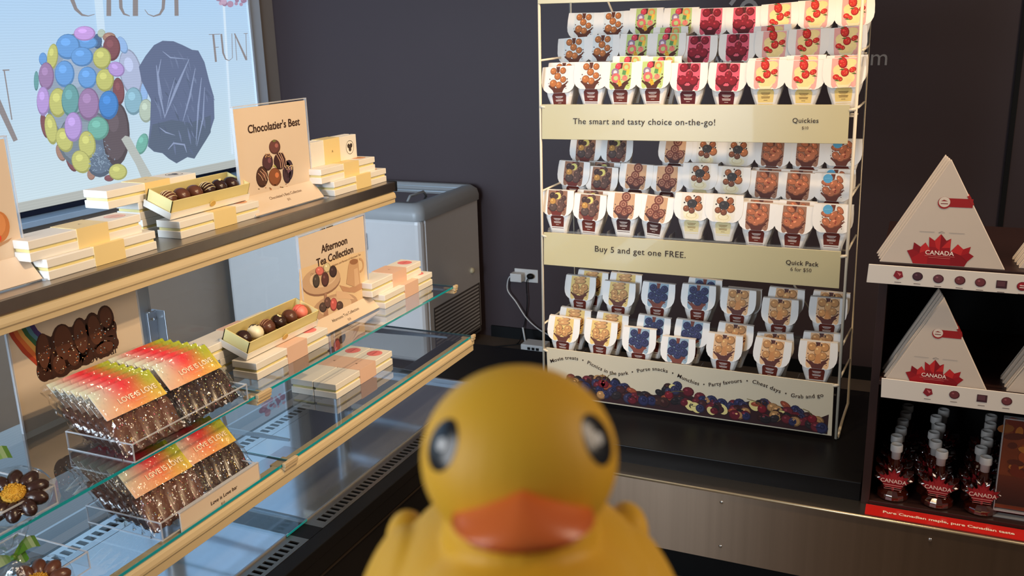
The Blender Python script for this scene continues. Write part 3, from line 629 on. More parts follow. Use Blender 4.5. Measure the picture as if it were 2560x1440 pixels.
def flap_art(X, z0, xf, zf, y0, y1):
    V = Vector((xf-X-.001, 0, zf-z0)).normalized(); N = Vector((-V.z, 0, V.x))
    if N.x < 0: N = -N
    return Art(Vector((X+.0025, (y0+y1)/2, z0+.0035)), (0, 1, 0), V, N)
# 1 Chocolatier's Best
S1 = sign_holder(-1.695, 1.992, 2.310, ZT+.050, ZT+.292, -1.657, ZT, "peach sign reading Chocolatier's Best with a truffle pyramid on the steel top")
A = PxArt(signplane(-1.695), (1, 0, 0), .0003, sc=6.545, ox=600, oy=320)
for cx, cy, rx, ry, c in [(770, 720, 75, 190, (74, 52, 62)), (565, 310, 92, 120, (112, 70, 66)), (450, 560, 88, 140, (84, 54, 60)), (650, 540, 100, 140, (66, 40, 42)), (800, 690, 70, 170, (72, 56, 70)), (360, 800, 98, 175, (82, 54, 44)), (570, 800, 105, 150, (142, 86, 56))]:
    A.disc(cx, cy, rx, tuple(int(v*.8) for v in c), 1, ry, 0, 20); A.disc(cx-6, cy-10, rx*.86, c, 1.3, ry*.86, 0, 18); A.disc(cx+rx*.3, cy-ry*.2, rx*.3, tuple(min(255, int(v*1.5)) for v in c), 1.6, ry*.3, 0, 12)
for pts in [[(590, 430), (650, 540), (665, 660)], [(620, 410), (680, 520), (700, 680)], [(650, 395), (705, 520), (725, 640)], [(690, 390), (740, 500), (750, 600)], [(290, 740), (340, 790), (375, 860)], [(320, 700), (390, 770), (425, 865)], [(350, 670), (420, 740), (450, 830)]]: A.line(pts, 9, (220, 178, 150), 3)
for k in range(22): A.disc(random.uniform(725, 860), random.uniform(610, 680), 9, (226, 196, 150), 3, n=7)
for k in range(16): A.disc(random.uniform(395, 500), random.uniform(420, 480), 9, (206, 160, 116), 3, n=7)
A.poly([(490, 665), (540, 620), (600, 655), (560, 600), (530, 640)], (176, 180, 90), 3.2); A.poly([(520, 210), (550, 185), (590, 215), (545, 235)], (120, 120, 70), 3.2)
for k in range(14): A.disc(random.uniform(280, 880), random.uniform(890, 1010), random.uniform(6, 22), random.choice([(160, 104, 70), (96, 84, 56), (190, 130, 90)]), 1, 8, .3, 7)
A.build('printed_artwork', S1, world=True)
A = Art((-1.6948, 2.151, ZT+.292), (0, 1, 0), (0, 0, -1), (1, 0, 0)); text(A, "Chocolatier's Best", .008, .069, .0315, INK, bold=.018); A.build('lettering', S1, world=True)
A = flap_art(-1.695, ZT+.05, -1.657, ZT, 1.992, 2.310); text(A, "Chocolatier's Best Collection", .01, .026, .0125, (110, 80, 60)); text(A, '$32', .01, .042, .010, (140, 108, 84)); A.build('lettering', S1, world=True)
# 2 tea
TX = -1.532
S2 = sign_holder(TX, 2.008, 2.331, Z1+.036, Z1+.288, -1.497, Z1, 'peach sign reading Afternoon Tea Collection on the upper glass shelf')
A = PxArt(signplane(TX), (1, 0, 0), .0003, sc=4.8, ox=740, oy=540)
A.poly([(40, 640), (400, 520), (820, 420), (825, 1010), (700, 1060), (45, 1180)], (232, 202, 160), 0)
A.disc(300, 790, 240, (150, 112, 90), 1, 165, -.34, 26); A.disc(300, 770, 238, (206, 172, 140), 1.4, 160, -.34, 26); A.disc(320, 745, 165, (226, 198, 166), 1.8, 105, -.34, 24); A.disc(330, 735, 150, (212, 180, 146), 2, 90, -.34, 22)
A.disc(470, 1090, 280, (196, 160, 130), 1.0, 150, -.3, 24); A.disc(470, 1080, 200, (224, 194, 160), 1.2, 110, -.3, 22)
A.poly([(335, 930), (365, 925), (385, 1190), (330, 1200)], (176, 134, 110), 3)
for cx, cy, rx, ry, c in [(280, 660, 52, 55, (222, 120, 110)), (368, 620, 42, 60, (222, 206, 160)), (440, 665, 46, 72, (70, 52, 52)), (238, 780, 42, 82, (82, 72, 66)), (345, 760, 46, 90, (96, 60, 58)), (320, 1095, 45, 60, (88, 70, 66)), (375, 1040, 40, 70, (110, 80, 74)), (448, 1060, 44, 80, (206, 100, 96)), (520, 1075, 42, 55, (88, 66, 60))]:
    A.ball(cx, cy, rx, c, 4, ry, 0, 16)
A.poly([(645, 530), (740, 510), (770, 810), (700, 850), (600, 815), (625, 600)], (206, 164, 126), 3); A.disc(690, 548, 50, (160, 112, 80), 3.5, 34, -.25, 16); A.poly([(735, 620), (755, 810), (700, 845), (690, 640)], (222, 184, 146), 3.6)
A.ring(765, 590, 40, 14, (206, 164, 126), 2.8, 16, -1.8, 1.6, 75); A.poly([(520, 830), (640, 860), (800, 800), (820, 860), (700, 920), (560, 905)], (196, 150, 116), 2.6); A.poly([(480, 900), (600, 905), (700, 1000), (480, 990)], (226, 190, 156), 2.4)
A.build('printed_artwork', S2, world=True)
A = Art((TX+.0002, 2.170, Z1+.288), (0, 1, 0), (0, 0, -1), (1, 0, 0))
text(A, 'Afternoon', .002, .064, .031, INK, bold=.02); text(A, 'Tea Collection', .002, .097, .031, INK, bold=.02); text(A, 'Chocolates inspired by the elegance and flavours of Afternoon Tea', .004, .115, .0094, (150, 116, 90)); A.build('lettering', S2, world=True)
A = flap_art(TX, Z1+.036, -1.497, Z1, 2.008, 2.331); text(A, 'Afternoon Tea Collection', .006, .026, .0132, INK); text(A, '$28', .006, .042, .010, (120, 92, 76)); A.build('lettering', S2, world=True)
# 0 cropped at the left
S0 = sign_holder(-1.695, .98, 1.303, ZT+.050, ZT+.292, -1.657, ZT, 'peach sign with an orange shape cut off by the left picture edge')
A = PxArt(signplane(-1.695), (1, 0, 0), .0003); A.disc(-6, 568, 30, (204, 128, 74), 1, 40, 0, 24); A.disc(-10, 562, 24, (222, 146, 90), 1.5, 32); A.disc(-4, 596, 7, (226, 76, 50), 2, 9); A.poly([(20, 605), (30, 594), (-10, 612), (-10, 622)], (190, 146, 108), .5); A.build('printed_artwork', S0, world=True)

# rainbow bar poster on the upper glass shelf
PO = thing('rainbow_poster', 'beige poster with a rainbow and a sprinkled chocolate bar standing on upper glass shelf', 'poster', (-1.732, 1.44, Z1))
MB().box(-1.735, -1.7325, 1.262, 1.617, Z1, Z1+.30).build('sheet', mat('beige_poster', (218, 198, 174), .45, noise=.03, nscale=9), PO, world=True)
e = MB(); e.box(-1.738, -1.7315, 1.258, 1.262, Z1, Z1+.30); e.box(-1.738, -1.7315, 1.617, 1.621, Z1, Z1+.30); e.box(-1.738, -1.7355, 1.258, 1.621, Z1, Z1+.30); e.build('acrylic_sleeve', ACRYE, PO, world=True)
A = PxArt(signplane(-1.7325), (1, 0, 0), .0003, sc=3.79, ox=0, oy=730)
for k, c in enumerate([(176, 66, 42), (206, 108, 56), (214, 160, 84), (50, 92, 60), (76, 120, 140), (66, 50, 104)]):
    o = k*42
    A.line([(60+o, 300-o*.15), (130+o, 430-o*.25), (230+o, 560-o*.45), (350+o*.5, 670-o*.75), (420+o*.4, 735-o*.75)], 46, c, .5+k*.1)
A.poly([(340, 470), (420, 400), (480, 425), (560, 330), (680, 330), (720, 262), (800, 265), (850, 210), (920, 215), (1000, 150), (1060, 190), (1090, 320), (1115, 470), (1075, 550), (900, 625), (800, 690), (660, 735), (500, 825), (400, 840), (350, 720)], (58, 34, 26), 1.6)
for cx, cy, rx, ry, r in [(410, 580, 75, 190, -.06), (420, 740, 75, 110, .0), (600, 500, 115, 200, -.1), (560, 680, 120, 130, -.3), (770, 430, 85, 190, -.12), (690, 620, 100, 120, -.2), (800, 600, 80, 95, -.2), (895, 370, 85, 180, -.18), (1000, 250, 78, 125, -.1), (1040, 340, 64, 90, 0), (980, 540, 110, 75, -.5), (1050, 480, 75, 70, -.3)]:
    A.disc(cx, cy, rx, (66, 38, 28), 2, ry, r, 20)
for cx, cy, rx, ry, r in [(410, 560, 58, 165, -.06), (600, 480, 88, 165, -.1), (760, 420, 62, 160, -.12), (895, 360, 62, 140, -.18), (1000, 240, 56, 98, -.1), (990, 530, 90, 50, -.5), (560, 690, 60, 90, -.2), (690, 610, 60, 90, -.2)]:
    A.disc(cx, cy, rx, (92, 54, 38), 2.5, ry, r, 18)
for k in range(150):
    x = random.uniform(350, 1100); y = 830-(x-350)*.42+random.uniform(-300, 0)
    if random.random() < .8: A.disc(x, max(y, 190), random.uniform(3, 7), random.choice([(230, 190, 130), (190, 200, 210), (220, 110, 60), (226, 226, 200), (110, 150, 170)]), 3.2, n=6)
A.build('printed_artwork', PO, world=True)
A = Art((-1.7322, 1.44, Z1+.30), (0, 1, 0), (0, 0, -1), (1, 0, 0)); text(A, 'Love is Love bar', .005, .205, .028, INK); A.build('lettering', PO, world=True)

# ================================================================== LOVE BARS AND TRAYS
def tray(x0, x1, y0, y1, z, h, label, t=.0025):
    o = thing('acrylic_tray', label, 'tray', ((x0+x1)/2, (y0+y1)/2, z), None, 'clear acrylic trays')
    MB().box(x0, x1, y0, y1, z, z+t).build('tray_floor', ACRY, o, world=True)
    for a in ((x0, x1, y0, y0+t), (x0, x1, y1-t, y1), (x1-t, x1, y0+t, y1-t), (x0, x0+t, y0+t, y1-t)): MB().box(*a, z+t, z+h-.0015).build('tray_wall', ACRY, o, world=True)
    e = MB()
    for a in ((x0, x1, y0, y0+t), (x0, x1, y1-t, y1), (x1-t, x1, y0+t, y1-t), (x0, x0+t, y0+t, y1-t)): e.box(*a, z+h-.0015, z+h+.001)
    for x, y in ((x1-t, y0), (x0, y0), (x1-t, y1-t)): e.box(x, x+t, y, y+t, z+t, z+h-.0015)
    e.box(x0, x1, y0-.0006, y0+.001, z, z+t); e.box(x1-.001, x1+.0006, y0, y1, z, z+t)
    e.build('tray_rim', ACRYE, o, world=True); return o
tray(-1.577, -1.393, 1.238, 1.587, Z1, .040, 'clear acrylic tray of rainbow card bars on upper glass shelf')
tray(-1.556, -1.349, 1.240, 1.535, Z2, .040, 'clear acrylic tray of rainbow card bars on lower glass shelf')
SPR = [(230, 190, 90), (214, 90, 110), (120, 150, 180), (230, 226, 200), (200, 120, 60), (150, 190, 130)]
SPRM = mat('sprinkle_sugar', None, .35)
CARDM = mat('gradient_card', None, .4)
def mixc(a, b, t): return tuple(a[i]+(b[i]-a[i])*t for i in range(3))
def cardcol(a, b):   # a: left-right, b: top-bottom
    top = mixc((212, 224, 204), (238, 36, 52), min(1, a/.5)**1.6) if a < .55 else mixc((232, 44, 56), (168, 178, 34), min(1, (a-.55)/.32))
    bot = mixc((232, 186, 160), (244, 156, 84), min(1, a/.55)) if a < .55 else mixc((244, 156, 84), (226, 190, 70), (a-.55)/.45)
    return mixc(top, bot, min(1, max(0, (b-.15)/.8))**.9)
def proto_bar(dark):
    t = thing('chocolate_bar', None, 'chocolate bar'); cm = DARKCH if dark else MILKCH
    c = MB(); c.box(-.078, .078, -.004, .006, .004, .092)
    for k in range(5):
        x = -.062+k*.031; c.ell((x, -.004, .046), (.0200, .0062, .049), 12, 9, M=Matrix.Rotation(.30, 3, 'Y'))
    c.build('slab', cm, t, smooth=True)
    s = MB()
    for k in range(130):
        x = random.uniform(-.076, .076); z = random.uniform(.006, .082); i = round((x+.062)/.031); dx = (x-(-.062+i*.031))/.020; dz = (z-.046)/.049
        q = 1-dx*dx-dz*dz; y = -.0042-.0064*math.sqrt(q) if q > 0 else -.0045
        r = random.uniform(.0007, .0016); s.ell((x, y, z), (r, r*.7, r*random.uniform(.8, 1.6)), 5, 3, random.choice(SPR if not dark else SPR[:1]*3+SPR))
    s = s.build('sprinkles', SPRM, t); s['kind'] = 'stuff'
    A = Art((0, -.0165, .150), (1, 0, 0), (0, 0, -1), (0, -1, 0), .0003); A.grid(-.080, 0, .080, .068, cardcol, 18, 8); cdo = A.build('header_card', t, CARDM)
    MB().box(-.080, .080, -.0163, -.0155, .083, .150).build('card_back', PAPER, cdo)
    A = Art((0, -.0165, .150), (1, 0, 0), (0, 0, -1), (0, -1, 0), .0006); text(A, 'LOVE IS LOVE', .018, .046, .0165, (250, 226, 196), bold=.02); text(A, 'Chocolate Bar', .018, .055, .005, (246, 200, 160)); text(A, 'A', .012, .022, .006, (246, 150, 130)); A.build('lettering', cdo)
    w = MB(); nu, nv = 22, 16; vs = []
    for j in range(nv+1):
        for i in range(nu+1):
            a, b = i/nu, j/nv; ed = min(a, 1-a, .12)/.12
            x = -.089+.178*a+random.uniform(-.002, .002); z = -.004+.158*b; y = -.0175-.004*ed*(1-b)+random.uniform(-.0022, .0022)*(1 if b < .5 else .5)+(0 if ed > .6 else .010*(1-ed))
            vs.append((x, y, z))
    w.add(vs, [(j*(nu+1)+i, j*(nu+1)+i+1, (j+1)*(nu+1)+i+1, (j+1)*(nu+1)+i) for j in range(nv) for i in range(nu)])
    for sx in (-1, 1):       # crimped side fins
        vs = []
        for j in range(13):
            z = -.002+.150*j/12; vs += [(sx*.082, -.012+random.uniform(-.003, .003), z), (sx*(.094+random.uniform(-.005, .005)), -.002+random.uniform(-.006, .006), z), (sx*.080, .010, z)]
        w.add(vs, [f for j in range(12) for f in ((3*j, 3*j+1, 3*j+4, 3*j+3), (3*j+1, 3*j+2, 3*j+5, 3*j+4))])
    w.build('cellophane_wrapper', CELLO, t)
    return t
BARS = {}
def put_bar(dark, x, y, z, lean, label, turn=0.0):
    if dark not in BARS: o = BARS[dark] = proto_bar(dark)
    else: o = copy_tree(BARS[dark])
    c, s = math.cos(lean), math.sin(lean)
    M = Matrix.Rotation(turn, 3, 'Z') @ frame((0, 1, 0), (-c, 0, s))
    o.matrix_basis = Matrix.Translation((x, y, z)) @ M.to_4x4()
    tag(o, label, 'chocolate bar', 'rainbow card chocolate bars')
ORD = ['front', 'second', 'third', 'fourth', 'fifth', 'rearmost']
for shelf_, zz, xf, ys, n, dx in (('upper', Z1+.004, -1.412, (1.322, 1.497), 6, .0255), ('lower', Z2+.004, -1.370, (1.326, 1.470), 6, .0275)):
    for ci, y in enumerate(ys):
        for k in range(n):
            put_bar(ci == 1, xf-dx*k, y+(.004*k if ci == 0 else .002*k), zz+.003+.0012*k, math.radians(47-1.2*k), '%s rainbow card chocolate bar in the %s row of the %s tray' % (ORD[k], ('left', 'right')[ci], shelf_), turn=-.03)
PC = thing('price_card', 'peach price card reading Love is Love bar on the lower tray front', 'price card', (-1.340, 1.40, Z2))
c0, c1 = atX(458, 1342, -1.343), atX(650, 1200, -1.343); h0 = atX(454, 1277, -1.343).z
MB().box(-1.347, -1.3435, c0.y, c1.y, c0.z, c0.z+.0525).build('sheet', SIGNP, PC, world=True)
e = MB(); e.box(-1.3485, -1.3425, c0.y-.001, c1.y+.001, c0.z+.0525, c0.z+.055); e.box(-1.3485, -1.3425, c1.y, c1.y+.002, c0.z, c0.z+.054); e.build('acrylic_edge', ACRYE, PC, world=True)
A = Art((-1.3435, (c0.y+c1.y)/2, c0.z+.0525), (0, 1, 0), (0, 0, -1), (1, 0, 0)); text(A, 'Love is Love bar', .006, .026, .0128, INK, bold=.008); text(A, '$12', .0, .040, .008, (120, 90, 74)); A.build('lettering', PC, world=True)

# ================================================================== CHOCOLATE FLOWERS
tray(-1.59, -1.402, .80, 1.062, Z1, .036, 'clear acrylic tray under the chocolate flower on upper glass shelf')
tray(-1.60, -1.408, .85, 1.112, Z2, .036, 'clear acrylic tray under the chocolate flower on lower glass shelf')
GOLDSUG = mat('gold_sugar', (206, 150, 40), .3, .3, noise=.3, nscale=150, bump=.6, bscale=900)
RIB = mat('green_ribbon', (66, 110, 26), .3, noise=.06)
def flower(c, N, r, cm, label, grp='wrapped chocolate flowers'):
    N = Vector(N).normalized(); U = Vector((0, 1, 0)); U = (U-N*U.dot(N)).normalized(); V = N.cross(U)
    M = Matrix((U, V, N)).transposed()
    t = thing('chocolate_flower', label, 'chocolate flower', c, M, grp)
    for k in range(10):
        a = 2*PI*k/10+.2; R = Matrix.Rotation(a, 3, 'Z')
        MB().ell(R @ Vector((r*.64, 0, 0)), (r*.38, r*.245, .014), 14, 9, M=R).build('petal', cm, t, smooth=True)
    MB().lathe([(r*.66, -.008), (r*.62, .006)], (0, 0, 0), 18).build('flower_base', cm, t)
    g = MB(); g.ell((0, 0, .008), (r*.36, r*.36, .008), 18, 8)
    for k in range(120):
        a = random.uniform(0, 2*PI); q = r*.35*math.sqrt(random.random()); g.ell((q*math.cos(a), q*math.sin(a), .010+.006*math.sqrt(max(0, 1-(q/(r*.36))**2))), (.0018, .0018, .0012), 5, 3)
    g.build('gold_center', GOLDSUG, t)
    w = MB(); n = 18; R5 = []
    for j, (rr, z) in enumerate([(r*.25, .024), (r*.8, .021), (r*1.06, .012), (r*1.12, -.004), (r*1.0, -.012)]):
        R5.append([(rr*(1+random.uniform(-.05, .05))*math.cos(2*PI*k/n), rr*(1+random.uniform(-.05, .05))*math.sin(2*PI*k/n), z+random.uniform(-.003, .003)) for k in range(n)])
    w.loft(R5, cap=False); w.build('cellophane_wrapper', CELLO, t)
    return t
f1 = atZ(36, 1240, Z1+.036); F1 = flower(f1, (.30, -.30, .9), .058, DARKCH, 'dark chocolate flower with gold centre in the tray on upper glass shelf')
f2 = atZ(96, 1462, Z2+.036); F2 = flower(f2, (.30, -.25, .92), .056, MILKCH, 'milk chocolate flower with green ribbon in the tray on lower glass shelf')
def bow(root, c, s, tuft=True):
    b = MB()
    for a, L, up in ((.15, .062, .020), (PI+.5, .050, .004), (-.8, .030, -.012)):
        d = Vector((.25*math.cos(a), math.cos(a), 0)).normalized(); pts = []
        for k in range(7):
            q = k/6; pts.append(Vector(c)+d*(L*q*s)+Vector((0, 0, up*math.sin(q*PI*.8)*s+.006*s*q)))
        vs = []
        for k, p_ in enumerate(pts):
            w = .004+.010*math.sin(min(1, k/5)*PI*.5); vs += [p_+Vector((w*.5, 0, -w*s)), p_+Vector((-w*.3, .0, w*s))]
        b.add(vs, [(2*k, 2*k+1, 2*k+3, 2*k+2) for k in range(6)])
    b.ell(c, (.009*s, .009*s, .008*s), 10, 6)
    b.build('ribbon', RIB, root, world=True)
    if tuft:
        w = MB(); c = Vector(c); n = 12
        w.loft([[c+Vector((rr*math.cos(2*PI*k/n)*(1+random.uniform(-.25, .25)), rr*math.sin(2*PI*k/n)*(1+random.uniform(-.25, .25)), z)) for k in range(n)] for rr, z in ((.028, -.030), (.010, -.006), (.007, .002), (.020, .030), (.032, .058))], cap=False)
        w.build('cellophane_tuft', CELLO, root, world=True)
bow(F2, atZ(34, 1394, Z2+.085), .72); bow(F1, atZ(-44, 1172, Z1+.075), .8)

# ================================================================== LOW PLATFORM
ZS, ZP = CAMZ-1.325, CAMZ-1.268
YF = 2.50; YPF = 2.582; YPB = 3.31
pf = thing('display_platform', 'low black display platform with a stainless steel front under the wire rack', 'platform', (-.3, 2.9, 0))
b = MB(); b.box(-1.20, -.085, YPF, YPB, ZS-.02, ZP); b.box(-1.80, -1.20, 2.68, YPB, ZS-.02, ZP)
b.build('black_top', BLACK, pf, world=True, bevel=.003)
b = MB(); b.box(-1.20, 1.4, YF+.004, YPB, .16, ZS-.0005); b.box(-1.80, -1.20, 2.68, YPB, .02, ZS-.01)
b.build('carcass', BLACKM, pf, world=True)
MB().box(-1.20, 1.4, YF, YF+.06, ZS-.004, ZS+.0005).build('steel_edge', STEEL, pf, world=True, bevel=.001)
MB().box(-1.20, 1.4, YF+.06, YPF+.4, ZS-.004, ZS).build('steel_top', STEEL, pf, world=True)
MB().box(-1.20, 1.4, YF-.003, YF+.003, .149, ZS-.002).build('front_panel', STEELF, pf, world=True)
MB().tube([(-1.20, YF-.002, ZS-.002), (1.4, YF-.002, ZS-.002)], .0045).build('lit_edge', mat('lit_edge_steel', (226, 206, 170), .3, .85), pf, world=True, smooth=True)  # paler steel colour carries the bright lit line along the edge
for x, y in ((1804, 1256), (1801, 1366), (2325, 1349)):
    MB().ell(atY(x, y, YF-.003), (.0055, .003, .0055), 12, 6).build('screw', CHROME, pf, world=True, smooth=True)
MB().box(-1.19, 1.4, YF+.10, YPB-.05, 0, .16).build('toe_kick', BLACKM, pf, world=True)

# ================================================================== WIRE RACK
YR = 2.845
rk = thing('wire_rack', 'tall white wire rack of snack pouches with cream signs', 'rack', (-.67, 3.0, ZP))
def boardpx(name, tl, tr, br, bl_, m=None, t=.003, Y=YR):
    P = [atY(*q, Y) for q in (bl_, br, tr, tl)]
    return MB().slab(P, (0, t, 0)).build(name, m or SIGNC, rk, world=True, bevel=.001, seg=1)
SIGNC = mat('cream_sign_board', (204, 191, 147), .28, noise=.025, nscale=6, coat=.2)
s1 = boardpx('sign_panel', (1354.6, 261), (2124.4, 261.7), (2119, 360), (1354.6, 348))
s2 = boardpx('sign_panel', (1359.4, 580.4), (2103, 628.8), (2097.5, 721.8), (1359.4, 661.6))
s3 = boardpx('front_panel', (1365.8, 868.3), (2085, 960), (2079, 1090.4), (1371, 987), mat('ivory_front_panel', (216, 204, 178), .35, noise=.02))
s0 = boardpx('header_panel', (1340, -170), (2182, -200), (2172, -14), (1344, 10))
BRN = (58, 40, 30)
def bart(p_l, p_r):
    l, r = atY(*p_l, YR-.0006), atY(*p_r, YR-.0006); U = (r-l).normalized(); V = Vector((U.z, 0, -U.x))
    return Art(l, U, V, (0, -1, 0)), (r-l).length
A, w = bart((1354.6, 261), (2124.4, 261.7))
text(A, 'The smart and tasty choice on-the-go!', .107, .062, .0268, BRN, align='LEFT', bold=.006, space=1.09); text(A, 'Quickies', w-.119, .052, .0198, BRN, bold=.006, space=1.06); text(A, '$10', w-.119, .071, .0125, (92, 72, 54)); A.build('lettering', s1, world=True)
A, w = bart((1359.4, 580.4), (2103, 628.8))
text(A, 'Buy 5 and get one FREE.', .180, .054, .0285, BRN, align='LEFT', bold=.006, space=1.08); text(A, 'Quick Pack', w-.110, .051, .0198, BRN, bold=.012, space=1.05); text(A, '6 for $50', w-.112, .070, .0165, (80, 60, 46)); A.build('lettering', s2, world=True)
A, w = bart((1365.8, 868.3), (2085, 960))
wave = [(1378, 915), (1440, 899), (1515, 927), (1570, 915), (1625, 941), (1690, 943), (1765, 952), (1830, 975), (1890, 965), (1945, 973), (1990, 990), (2065, 988)]
TXT = 'Movie treats  •  Picnics in the park  •  Purse snacks  •  Munchies  •  Party favours  •  Cheat days  •  Grab and go'
tv, tf = glyphs(TXT, .012, 'LEFT', 1.08); tw = max(x for x, y in tv); U0 = (2064-1378)/(2085-1366)*w; sc = U0/tw
def warp(a, b):
    u = .0165+a; t = a/U0
    v = .051-.019*math.sin(t*2*PI*3.05-.25)*(1-.25*t)-.004*t
    dv = -(.019*math.cos(t*2*PI*3.05-.25))*2*PI*3.05/U0*(1-.25*t); k = 1/math.sqrt(1+dv*dv)
    return u+dv*k*b, v-b*k
text(A, TXT, 0, 0, sc, BRN, bold=.012, align='LEFT', warp=warp, space=1.08); A.build('lettering', s3, world=True)
A, w = bart((1365.8, 868.3), (2085, 960))
random.seed(11)
hh_ = lambda u: .096+.014*math.sin(u*23)+.008*math.sin(u*51)
FR = [((66, 36, 38), 'b'), ((104, 38, 46), 'b'), ((52, 54, 86), 'blue'), ((58, 56, 84), 'blue'), ((48, 40, 42), 'cof'), ((46, 48, 82), 'blue'), ((150, 74, 50), 'nut'), ((38, 32, 34), 'cof'), ((56, 28, 26), 'b'), ((64, 40, 34), 'b'), ((176, 132, 84), 'b'), ((226, 210, 140), 'cream'), ((100, 30, 40), 'b')]
A.poly([(.012, hh_(.012)+.02)]+[(.012+(w-.02)*k/40, hh_(.012+(w-.02)*k/40)+.012) for k in range(41)]+[(w-.008, .170), (.012, .172)], (54, 30, 32), 0)
lst = [(random.uniform(.024, w-.024), random.random()) for _ in range(170)]
for k, (u, q) in enumerate(sorted(lst, key=lambda t: t[1])):
    v = hh_(u)+(.152-hh_(u))*q; c, kd = random.choice(FR); r = random.uniform(.0145, .0205); L = 1+k*.02
    if kd == 'nut': A.ball(u, v, r*1.1, c, L, r*.55, random.uniform(-.6, .6), 12)
    elif kd == 'cof': A.ball(u, v, r, c, L, r*.75, random.uniform(-1, 1), 12); A.line([(u-r*.6, v-r*.1), (u, v+r*.1), (u+r*.6, v-r*.05)], .0016, (20, 16, 18), L+.8)
    elif kd == 'blue': A.ball(u, v, r, c, L, r, 0, 12); A.ring(u+r*.1, v-r*.2, r*.32, r*.16, (30, 30, 54), L+.8, 10)
    elif kd == 'cream': A.disc(u, v, r*1.05, c, L, r*.8, .8)
    else: A.ball(u, v, r, c, L, r*random.uniform(.8, 1), 0, 12)
for u, v, du, dv in [(.215, .098, .035, -.035), (.205, .098, .002, -.028), (.440, .105, .05, -.012), (.745, .108, -.05, -.02), (.90, .118, -.03, -.022)]:
    A.line([(u, v), (u+du*.4, v+dv*.75), (u+du, v+dv)], .0022, (104, 92, 50), 5); A.ball(u, v+.008, .015, (120, 30, 40), 4.5, .015, 0, 14)
A.build('printed_artwork', s3, world=True)
# wire frame
def pw(x, y, Y): return atY(x, y, Y)
fl0, fl1 = pw(1346, -120, YR+.006), pw(1361, 1000, YR+.006); fl1.z = ZP+.006
fr0, fr1 = pw(2164, -120, YR+.006), pw(2090, 1092, YR+.006); fr1.z = ZP+.006
YQ = 3.135
rl0, rl1 = pw(1424, -90, YQ), pw(1441, 900, YQ); rr0, rr1 = pw(2185, -120, YQ), pw(2120, 1008, YQ); rl1.z = rr1.z
RW = .0048
for p0, p1 in ((fl0, fl1), (fr0, fr1)): MB().tube([p0, p1], RW).build('post', WIRE, rk, world=True, smooth=True)
for p0, p1, q in ((rl0, rl1, fl1), (rr0, rr1, fr1)): MB().tube([p0, p1, (p1+q)/2+Vector((0, 0, -.004)), q+Vector((.004, .01, 0))], RW).build('post', WIRE, rk, world=True, smooth=True)
def lerp(a, b, t): return a+(b-a)*t
def at_h(p0, p1, z): return lerp(p0, p1, (z-p0.z)/(p1.z-p0.z))
for (xa, ya), (xb, yb) in (((1351, 151), (1407, 143)), ((1356, 477), (1405, 455)), ((1360, 809), (1405, 776))):
    p_ = atY(xa, ya, YR+.006); q_ = atY(xb, yb, 3.0); MB().tube([p_, p_+(q_-p_)*((YQ-p_.y)/(q_.y-p_.y))], .0036, 6).build('side_wire', WIRE, rk, world=True, smooth=True)
for (xa, ya), (xb, yb) in (((2157, 126), (2172, 115)), ((2145, 269), (2161, 255)), ((2126, 495), (2148, 461)), ((2119, 628), (2140, 588)), ((2106, 863), (2128, 821)), ((2101, 943), (2124, 898))):
    MB().tube([atY(xa, ya, YR+.006), atY(xb, yb, YQ)], .0036, 6).build('side_wire', WIRE, rk, world=True, smooth=True)
for z in (1.47, 1.04, .63):
    f_, r_ = at_h(fl0, fl1, z), at_h(fr0, fr1, z); MB().tube([f_+Vector((0, .004, -.010)), r_+Vector((0, .004, -.014))], .0036, 6).build('front_wire', WIRE, rk, world=True, smooth=True)
    for q, s_ in ((f_, 1), (r_, -1)): MB().tube([q+Vector((0, -.002, -.012)), q+Vector((s_*.018, -.003, -.016))], .005).build('sign_clip', WIRE, rk, world=True, smooth=True)
for a_, b_ in (((1510, -20), (1532, 32)), ((1985, 712), (2024, 775)), ((1560, 620), (1543, 700))):
    MB().tube([pw(*a_, 3.11), pw(*b_, 3.11)], .0036, 6).build('rear_brace', WIRE, rk, world=True, smooth=True)
ROWY = {0: 2.888, 1: 3.006, 2: 3.098}
TOPZ = {0: (1.590, 1.677, 1.757), 1: (1.178, 1.254, 1.338), 2: (.739, .852)}
PH = .146
TRAYM = thin('tray_plastic', (.93, .94, .95), 1.0, .05, haze=.06)
for t_, rows in TOPZ.items():
    for r_, z in enumerate(rows):
        Y = ROWY[r_]; zb = z-PH-.002
        if t_ == 2: zb -= .008
        tr_ = MB(); tr_.box(-1.145, -.205, Y-.030, Y+.055, zb-.003, zb); tr_.box(-1.145, -.205, Y-.034, Y-.031, zb-.003, zb+.016)
        for k in range(10):
            x = -1.143+k*.104; tr_.box(x-.0012, x+.0012, Y-.03, Y+.055, zb, zb+.022)
        tr_.build('shelf_tray', TRAYM, rk, world=True)
        MB().tube([(-1.155, Y+.05, zb-.006), (-.19, Y+.05, zb-.006)], .003, 6).build('shelf_wire', WIRE, rk, world=True, smooth=True)
        if r_ == 0: MB().tube([(-1.155, Y-.02, zb-.006), (-.19, Y-.02, zb-.006)], .003, 6).build('shelf_wire', WIRE, rk, world=True, smooth=True)

